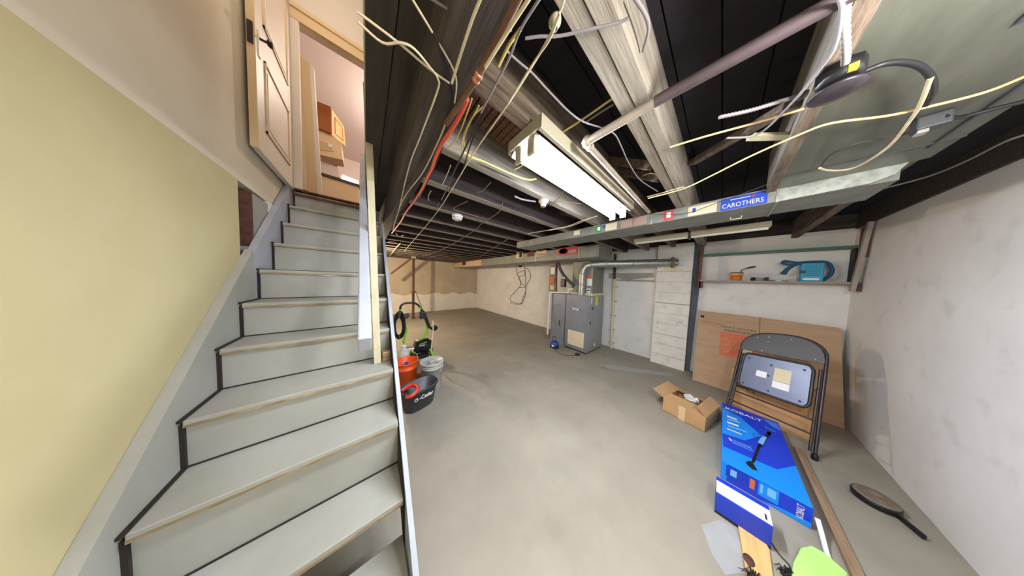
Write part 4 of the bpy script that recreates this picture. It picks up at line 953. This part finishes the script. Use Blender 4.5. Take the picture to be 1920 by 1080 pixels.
# spray gun with lance
gn = [W(790, 580, pwy-.06), W(794, 588, pwy-.06), W(801, 602, pwy-.06), W(806, 614, pwy-.06), W(812, 618, pwy-.06)]
MB().tube(gn, [.022, .035, .026, .024, .02], 10).build('spray_gun', M_blk, pw)
MB().box(W(785, 590).x, W(796, 590).x, pwy-.1, pwy-.04, W(790, 596).z, W(790, 583).z).build('gun_holder', M_blk, pw, bevel=.01)
MB().lathe([(.02, -.03), (.05, -.02), (.05, .02), (.02, .03)], W(815, 615, pwy-.08), 14, axis=(.2, -1, 0)).build('gun_grip', M_blk, pw)
MB().tube([W(779, 546, pwy-.06), W(791, 578, pwy-.06)], .006, 6).build('lance', M_dkgrey, pw)
hs_ = [at(u, v, y=3.1) for u, v in ((811, 601), (812, 615), (811, 632), (809, 650), (808, 660))]
MB().tube(smooth_path(hs_, 4), .009, 8).build('white_hose', M_scream, pw, label='cream hose end')
MB().tube([at(807, 655, y=3.1), at(812, 668, y=3.1)], .02, 8).build('foot', M_green, pw)
c_ = at(763, 665, y=3.2)
e = empty('white_jug', (c_.x, 3.2, 0), 'white plastic jug standing behind the orange bucket', 'jug')
MB().lathe([(.075, 0), (.085, .01), (.085, .36), (.06, .42), (.03, .44), (.03, .47), (0, .475)], (.46, 3.22, 0), 20).build('jug_body', M_lpaint, e)
MB().lathe([(.034, .455), (.034, .485), (0, .487)], (.46, 3.22, 0), 14).build('cap', M_whitep, e)
# ================================================================== CEILING FIXTURES
dt = at(856, 409, z=2.30)
e = empty('smoke_detector', (dt.x, 2.02, 2.33), 'round white smoke detector on a joist', 'smoke detector')
MB().lathe([(.060, 2.33), (.062, 2.315), (.058, 2.30)], (dt.x, 2.02, 0), 28).build('base', M_whitep, e)
MB().lathe([(.058, 2.30), (.056, 2.285), (.035, 2.268), (0, 2.265)], (dt.x, 2.02, 0), 28).build('cover', M_lpaint, e)
for k in range(8):
    t = k*math.pi/4
    MB().box(dt.x+.032*math.cos(t)-.006, dt.x+.032*math.cos(t)+.006, 2.02+.032*math.sin(t)-.003, 2.02+.032*math.sin(t)+.003, 2.264, 2.27).build('vent', M_dkgrey, e)
def holder(u, v, z, lab, y=None, k=1):
    p = at(u, v, z=z)
    if y: p.y = y
    e = empty('lamp_holder', (p.x, p.y, JB), lab, 'lamp holder')
    MB().lathe([(.045*k, 0), (.045*k, -.02*k), (.030*k, -.03*k), (.024*k, -.06*k), (.02*k, -.065*k), (.016*k, -.05*k)], (p.x, p.y, JB), 20).build('porcelain', M_dimwhite, e)
    MB().lathe([(.016*k, -.066*k), (.010*k, -.05*k), (0, -.048*k)], (p.x, p.y, JB), 12).build('socket', M_dkgrey, e)
    return p
holder(1016, 384, 2.29, 'old porcelain lamp holder under the joist left of the lit lamp', 1.075)
holder(1040, 52, 2.31, 'small white porcelain fitting on the pale doubled joist', k=.38)
# octagon box with round cover
bx = at(1567, 172, z=2.23)
e = empty('junction_box', (bx.x, bx.y, 2.29), 'round dark junction box with cover hanging at the edge of the metal sheet', 'junction box')
MB().lathe([(.026, 0), (.040, .004), (.040, .045), (.0, .045)], (bx.x-.02, bx.y, 2.243), 8).build('octagon_box', M_blk, e)
MB().lathe([(0, -.006), (.022, -.006), (.047, 0), (.050, .006), (.046, .010), (0, .010)], (bx.x, bx.y, 2.225), 32).build('cover_plate', M_chairm, e)
MB().box(bx.x-.06, bx.x-.03, bx.y-.02, bx.y-.005, 2.245, 2.26).build('yellow_wire_nut', M_gyel, e)
p2 = at(1740, 238, z=2.27)
e = empty('outlet_box', (p2.x, p2.y, 2.29), 'small grey outlet box with a black plug on the metal sheet', 'outlet')
MB().box(p2.x-.02, p2.x+.03, p2.y-.035, p2.y+.025, 2.262, 2.311).build('box', M_dkgrey, e, bevel=.004)
MB().box(p2.x-.01, p2.x+.02, p2.y+.0, p2.y+.02, 2.250, 2.262).build('socket_face', M_tape, e)
MB().tube(smooth_path([(p2.x-.02, p2.y-.02, 2.285), at(1800, 220, z=2.285), at(1860, 205, z=2.285), at(1930, 188, z=2.285)], 4), .007, 7).build('plug_lead', M_blk_c, e)
# iron pipe with elbow
ip = empty('iron_pipe', (.8, .44, 2.25), 'iron pipe with an elbow crossing under the pale joist', 'pipe')
z_ = 2.28
ea = at(1100, 266, z=z_)
pA = [ea, Vector((ea.x+.02, -.16, z_))]
MB().tube([Vector((ea.x, ea.y, z_)), Vector((ea.x+.005, .20, z_))], .017, 14).build('pipe', M_pipe, ip)
MB().tube([Vector((ea.x+.005, .20, z_)), Vector((ea.x+.03, -.155, z_)), Vector((ea.x+.07, -.9, z_))], .018, 14).build('pipe', M_dpipe, ip)
MB().tube([Vector((ea.x+.01, ea.y+.005, z_)), Vector((2.05, ea.y+.02, z_))], .0135, 12).build('pipe', M_pipe, ip)
MB().lathe([(.0, -.022), (.016, -.02), (.024, 0), (.016, .02), (0, .022)], (ea.x, ea.y, z_), 14).build('elbow', M_pipe, ip)
MB().tube([Vector((ea.x+.03, ea.y+.005, z_)), Vector((ea.x+.05, ea.y+.005, z_))], .019, 12).build('elbow_collar', M_pipe, ip)
# brown copper pipe by the beam with a bright coupling
z_ = 2.22
cpz = [at(u, v, z=z_) for u, v in ((985, -30), (930, 80), (895, 144), (862, 195), (836, 232))]
e = empty('copper_pipe', tuple(cpz[2]), 'old copper pipe with a bright copper coupling near the stair beam', 'pipe')
MB().tube(cpz, .0095, 10).build('pipe', mat('tarnished_copper', (104, 72, 56), (126, 90, 70), rough=.6, metal=.4, scale=12), e)
dd = (cpz[1]-cpz[3]).normalized()
MB().lathe([(.0105, -.016), (.013, -.014), (.013, -.006), (.0115, -.003), (.0115, .003), (.013, .006), (.013, .014), (.0105, .016)], cpz[2], 14, axis=dd).build('coupling', M_copper, e, label='bright copper coupling')
# ---------------------------------------------------------------- cables
def cable(px, m, r, lab, z=2.312, cat='cable', name='cable', group=None, wob=0, k=4, dz=None):
    q = []
    for i, (u, v) in enumerate(px):
        p = at(u, v, z=z if dz is None else z+dz[i]); q.append(p)
    q = smooth_path(q, k)
    if wob:
        for i in range(1, len(q)-1): q[i] = q[i]+Vector((random.uniform(-wob, wob), random.uniform(-wob, wob), random.uniform(-wob, wob)*.5))
    return MB().tube(q, r, 7).build(name, m, None, lab, cat, group)
LB = [
 ([(670, 22), (747, 80), (806, 130), (843, 156)], M_cream_c, .0030, 'straight cream cable from the upstairs wall corner to the black knot of wires', 2.24),
 ([(670, 40), (717, 80), (750, 80), (776, 91), (806, 126), (821, 148), (819, 174), (787, 259), (765, 319), (748, 393)], M_cream_c, .0030, 'cream cable with a kink running down along the sooty beam', 2.235),
 ([(765, -15), (821, 78), (850, 130), (856, 159), (852, 193)], M_cream_c, .0028, 'cream cable curving behind the black wire at the top of the photo', 2.25),
 ([(906, -15), (880, 52), (847, 156)], M_cream_c, .0038, 'thick straight cream cable ending at the black wire knot', 2.23),
 ([(800, -8), (847, 22), (891, 48), (910, 85), (911, 104)], M_grey_c, .0030, 'grey cable hooking down left of the copper pipe', 2.30),
 ([(840, -8), (880, 40), (905, 66), (940, 60), (960, 57)], M_grey_c, .0026, 'thin grey cable crossing behind the copper pipe', 2.31),
 ([(1000, -15), (947, 67), (910, 126)], M_cream_c, .0045, 'pale cable running tight beside the copper pipe', 2.20),
 ([(976, 55), (954, 85), (935, 124)], M_yel_c, .0050, 'short thick yellowed cable stub between the joists', 2.30),
 ([(1020, -15), (976, 55), (954, 111), (921, 174), (902, 211)], M_grey_c, .0035, 'blue-grey cable right of the copper pipe', 2.24),
 ([(902, 211), (872, 278), (852, 322), (839, 352), (828, 375)], M_blk_c, .0045, 'black cable hanging across the first lit joist', 2.26),
 ([(906, 214), (880, 278), (866, 322), (848, 345), (842, 362)], M_blk_c, .0035, 'second thinner black cable right beside the black cable', 2.27),
 ([(1060, -10), (1050, 22), (1021, 85), (954, 193), (887, 289), (844, 360), (806, 415), (758, 471)], M_cream_c, .0032, 'long straight whitish cable running from the porcelain holder to the far wall', 2.25),
 ([(1050, 25), (1030, 75), (1000, 118), (954, 192)], M_cream_c, .0028, 'short cream cable doubled beside the long whitish one', 2.24),
 ([(985, 72), (1013, 68), (1050, 67), (1110, 54), (1160, 42), (1178, 34)], M_grey_c, .0035, 'grey cable crossing under the pale doubled joist', 2.31),
 ([(950, 95), (975, 118), (998, 137), (1032, 174), (1069, 211), (1098, 230), (1148, 248), (1165, 275), (1178, 304), (1200, 337), (1233, 359)], M_grey_c, .0032, 'long wavy grey cable passing over the pipe elbow', 2.32),
 ([(839, 277), (850, 268), (865, 241), (885, 185)], M_yel_c, .0028, 'yellow wire curling left beside the red tube', 2.28),
 ([(866, 285), (869, 255), (887, 218), (906, 200)], M_yel_c, .0032, 'yellow wire in front of the first lit joist', 2.28),
 ([(872, 280), (870, 262), (878, 236), (898, 198)], M_yel_c, .0028, 'second yellow wire twisted with the yellow wire', 2.27),
 ([(869, 285), (885, 295), (910, 304), (958, 326), (990, 337), (1006, 335)], M_yel_c, .0055, 'thick pale yellow cable along the first lit joist', 2.31),
 ([(839, 222), (821, 267), (791, 326), (754, 378), (737, 430)], M_cream_c, .0040, 'cream cable running down right of the beam', 2.26),
 ([(812, 60), (821, 81), (843, 156), (847, 193), (839, 230), (821, 296), (787, 370)], M_blk_c, .0050, 'black cable winding past the copper pipe toward the stairs', 2.25),
 ([(1213, 369), (1240, 362), (1282, 350)], M_cream_c, .0035, 'short cream cable end under the pale doubled joist', 2.315),
 ([(1215, 372), (1281, 354), (1333, 330), (1407, 293), (1500, 252), (1559, 231), (1659, 218), (1733, 202), (1844, 174), (1935, 138)], M_tan_c, .0042, 'long tan cable crossing under the big metal sheet', 2.27),
 ([(1256, 276), (1322, 256), (1407, 233), (1460, 218), (1507, 204)], M_tan_c, .0042, 'tan cable running into the round junction box', 2.30),
 ([(1048, 252), (1089, 226), (1148, 185)], M_yel_c, .0050, 'yellowish cable right of the lit lamp', 2.42),
 ([(1100, 228), (1130, 208), (1150, 196)], M_grey_c, .0045, 'pale cable stub beside the yellowish cable', 2.42),
 ([(1363, 259), (1407, 256), (1437, 241), (1489, 189), (1522, 148), (1563, 93), (1578, 22), (1572, -10)], M_grey_c, .0040, 'pale grey cable climbing to the top of the photo beside the metal sheet', 2.26),
 ([(1190, -5), (1205, 18), (1215, 40), (1215, 63), (1206, 96)], M_grey_c, .0050, 'short curved grey cable hanging in the dark bay', 2.38),
 ([(1537, 315), (1555, 293), (1601, 270), (1669, 259), (1715, 245)], M_fcord, .0040, 'dark cord curling back to the outlet box', 2.29),
 ([(1630, 360), (1733, 333), (1807, 304), (1881, 267), (1930, 250)], M_grey_c, .0050, 'grey cable along the dark bay by the right wall', 2.36),
 ([(877, 377), (860, 385), (850, 391), (856, 395), (880, 402), (912, 411)], M_brown_c, .0040, 'brown cable with a bend above the smoke detector', 2.31),
 ([(943, 380), (935, 398), (905, 418), (888, 433), (851, 456), (822, 471), (793, 480)], M_brown_c, .0045, 'long thin brown cable running diagonally to the far wall', 2.31),
 ([(956, 446), (924, 466), (895, 485)], M_brown_c, .0060, 'thin brown cable by the end of the stickered duct', 2.31),
 ([(990, 438), (1057, 426), (1090, 414), (1120, 405)], M_cream_c, .0045, 'pale wire strung below the end of the lit lamp', 2.30),
 ([(1030, 432), (1070, 424), (1110, 408)], M_cream_c, .0035, 'thinner pale wire just under the strung wire', 2.295),
 ([(965, 368), (980, 374), (1004, 378)], M_grey_c, .0075, 'short armoured cable entering the porcelain lamp holder', 2.315),
 ([(1026, 384), (1045, 374), (1062, 350)], M_brown_c, .0035, 'brown wire from the porcelain holder to the lit lamp', 2.315),
 ([(1030, 386), (1050, 378), (1090, 382)], M_brown_c, .0035, 'brown wire trailing right of the porcelain holder', 2.315),
 ([(965, 318), (985, 308), (1000, 300)], M_yel_c, .0035, 'yellow wire joining the lit lamp from the left', 2.315),
 ([(845, 310), (838, 328), (830, 345)], M_cream_c, .0030, 'short cloth wire hanging at the first dark bay', 2.33),
 ([(920, 342), (905, 358), (893, 361)], M_brown_c, .0035, 'short brown wire with a bent end in the second bay', 2.33),
 ([(808, 358), (803, 368), (804, 376)], M_cream_c, .0035, 'small hooked wire left of the smoke detector', 2.33),
 ([(823, 380), (820, 388), (817, 395)], M_brown_c, .0040, 'small dark wire end left of the smoke detector', 2.33),
 ([(742, 437), (748, 443), (757, 441)], M_cream_c, .0050, 'curled white wire end near the stair stringer', 2.30),
 ([(728, 453), (736, 453), (744, 456)], M_cream_c, .0060, 'horizontal white wire end near the stair stringer', 2.30),
 ([(731, 480), (740, 468), (751, 456)], M_cream_c, .0080, 'short pale rod by the far wall top', 2.30),
 ([(1205, 330), (1220, 325), (1235, 330)], M_brown_c, .0030, 'loose wire end beside the pale doubled joist', 2.32),
]
for px, m, r, lab, z in LB: cable(px, m, r, lab, z)
e = empty('armoured_cable', tuple(at(1430, 200, z=2.29)), 'ribbed armoured cable entering the round junction box', 'cable')
pa = smooth_path([at(u, v, z=2.285) for u, v in ((1348, 220), (1407, 207), (1460, 191), (1504, 178))], 18)
MB().tube(pa, [.0075 if i % 2 else .0055 for i in range(len(pa))], 8).build('armour', M_grey_c, e)
MB().lathe([(.011, -.012), (.013, 0), (.011, .012)], pa[-2], 10, axis=pa[-1]-pa[-2]).build('clamp', M_dkgrey, e)
pa = smooth_path([at(u, v, z=2.27) for u, v in ((1588, -10), (1584, 40), (1586, 107), (1581, 138))], 14)
MB().tube(pa, [.008 if i % 2 else .0065 for i in range(len(pa))], 8).build('armoured_cable', M_tape, None, 'ribbed grey cable dropping into the round junction box from above', 'cable')
lp_ = empty('looped_cord', tuple(at(1700, 200, z=2.27)), 'big hanging loop of black and cream cord under the metal sheet', 'cord')
MB().tube(smooth_path([at(u, v, z=2.265) for u, v in ((1612, 137), (1630, 130), (1658, 120), (1692, 117), (1726, 125), (1747, 148), (1749, 174), (1737, 197))], 4), .0068, 8).build('black_sleeve', M_blk_c, lp_)
MB().tube(smooth_path([at(u, v, z=2.26) for u, v in ((1745, 146), (1738, 165), (1728, 190), (1710, 221), (1666, 275), (1614, 309), (1581, 319), (1550, 319), (1537, 315))], 4), .0048, 8).build('cream_cord', M_cream_c, lp_)
e = empty('red_tube', tuple(at(828, 270, z=2.24)), 'orange-red plastic tube running along the beam toward the far wall', 'tube')
MB().tube(smooth_path([at(u, v, z=2.245) for u, v in ((876, 185), (866, 208), (854, 230), (840, 252), (828, 270), (816, 296), (810, 315), (800, 335), (791, 355), (776, 378), (761, 398), (752, 415), (742, 428), (735, 437))], 3), [.0095]*12+[.0085]*10+[.009]*18, 8).build('tube', M_red_c, e)
MB().tube([at(968, -10, z=2.33), at(955, 20, z=2.33), at(939, 48, z=2.33)], .010, 8).build('red_pipe', M_sred, None, 'short red pipe behind the pale cable at the top of the photo', 'pipe')
# wooden stick in bay
MB().bar(at(1407, 257, z=2.35), at(1494, 255, z=2.35), .035, .014).build('wood_offcut', M_cream, None, 'short pale wood slat wedged beside the metal sheet', 'wood slat')
# green-white wire on duct 1 top
cable([(1195, 401), (1240, 402), (1290, 399), (1350, 378), (1380, 368), (1440, 345), (1470, 332)], M_fcord, .0022, 'thin dark wire sagging across the stickered duct', 2.26)
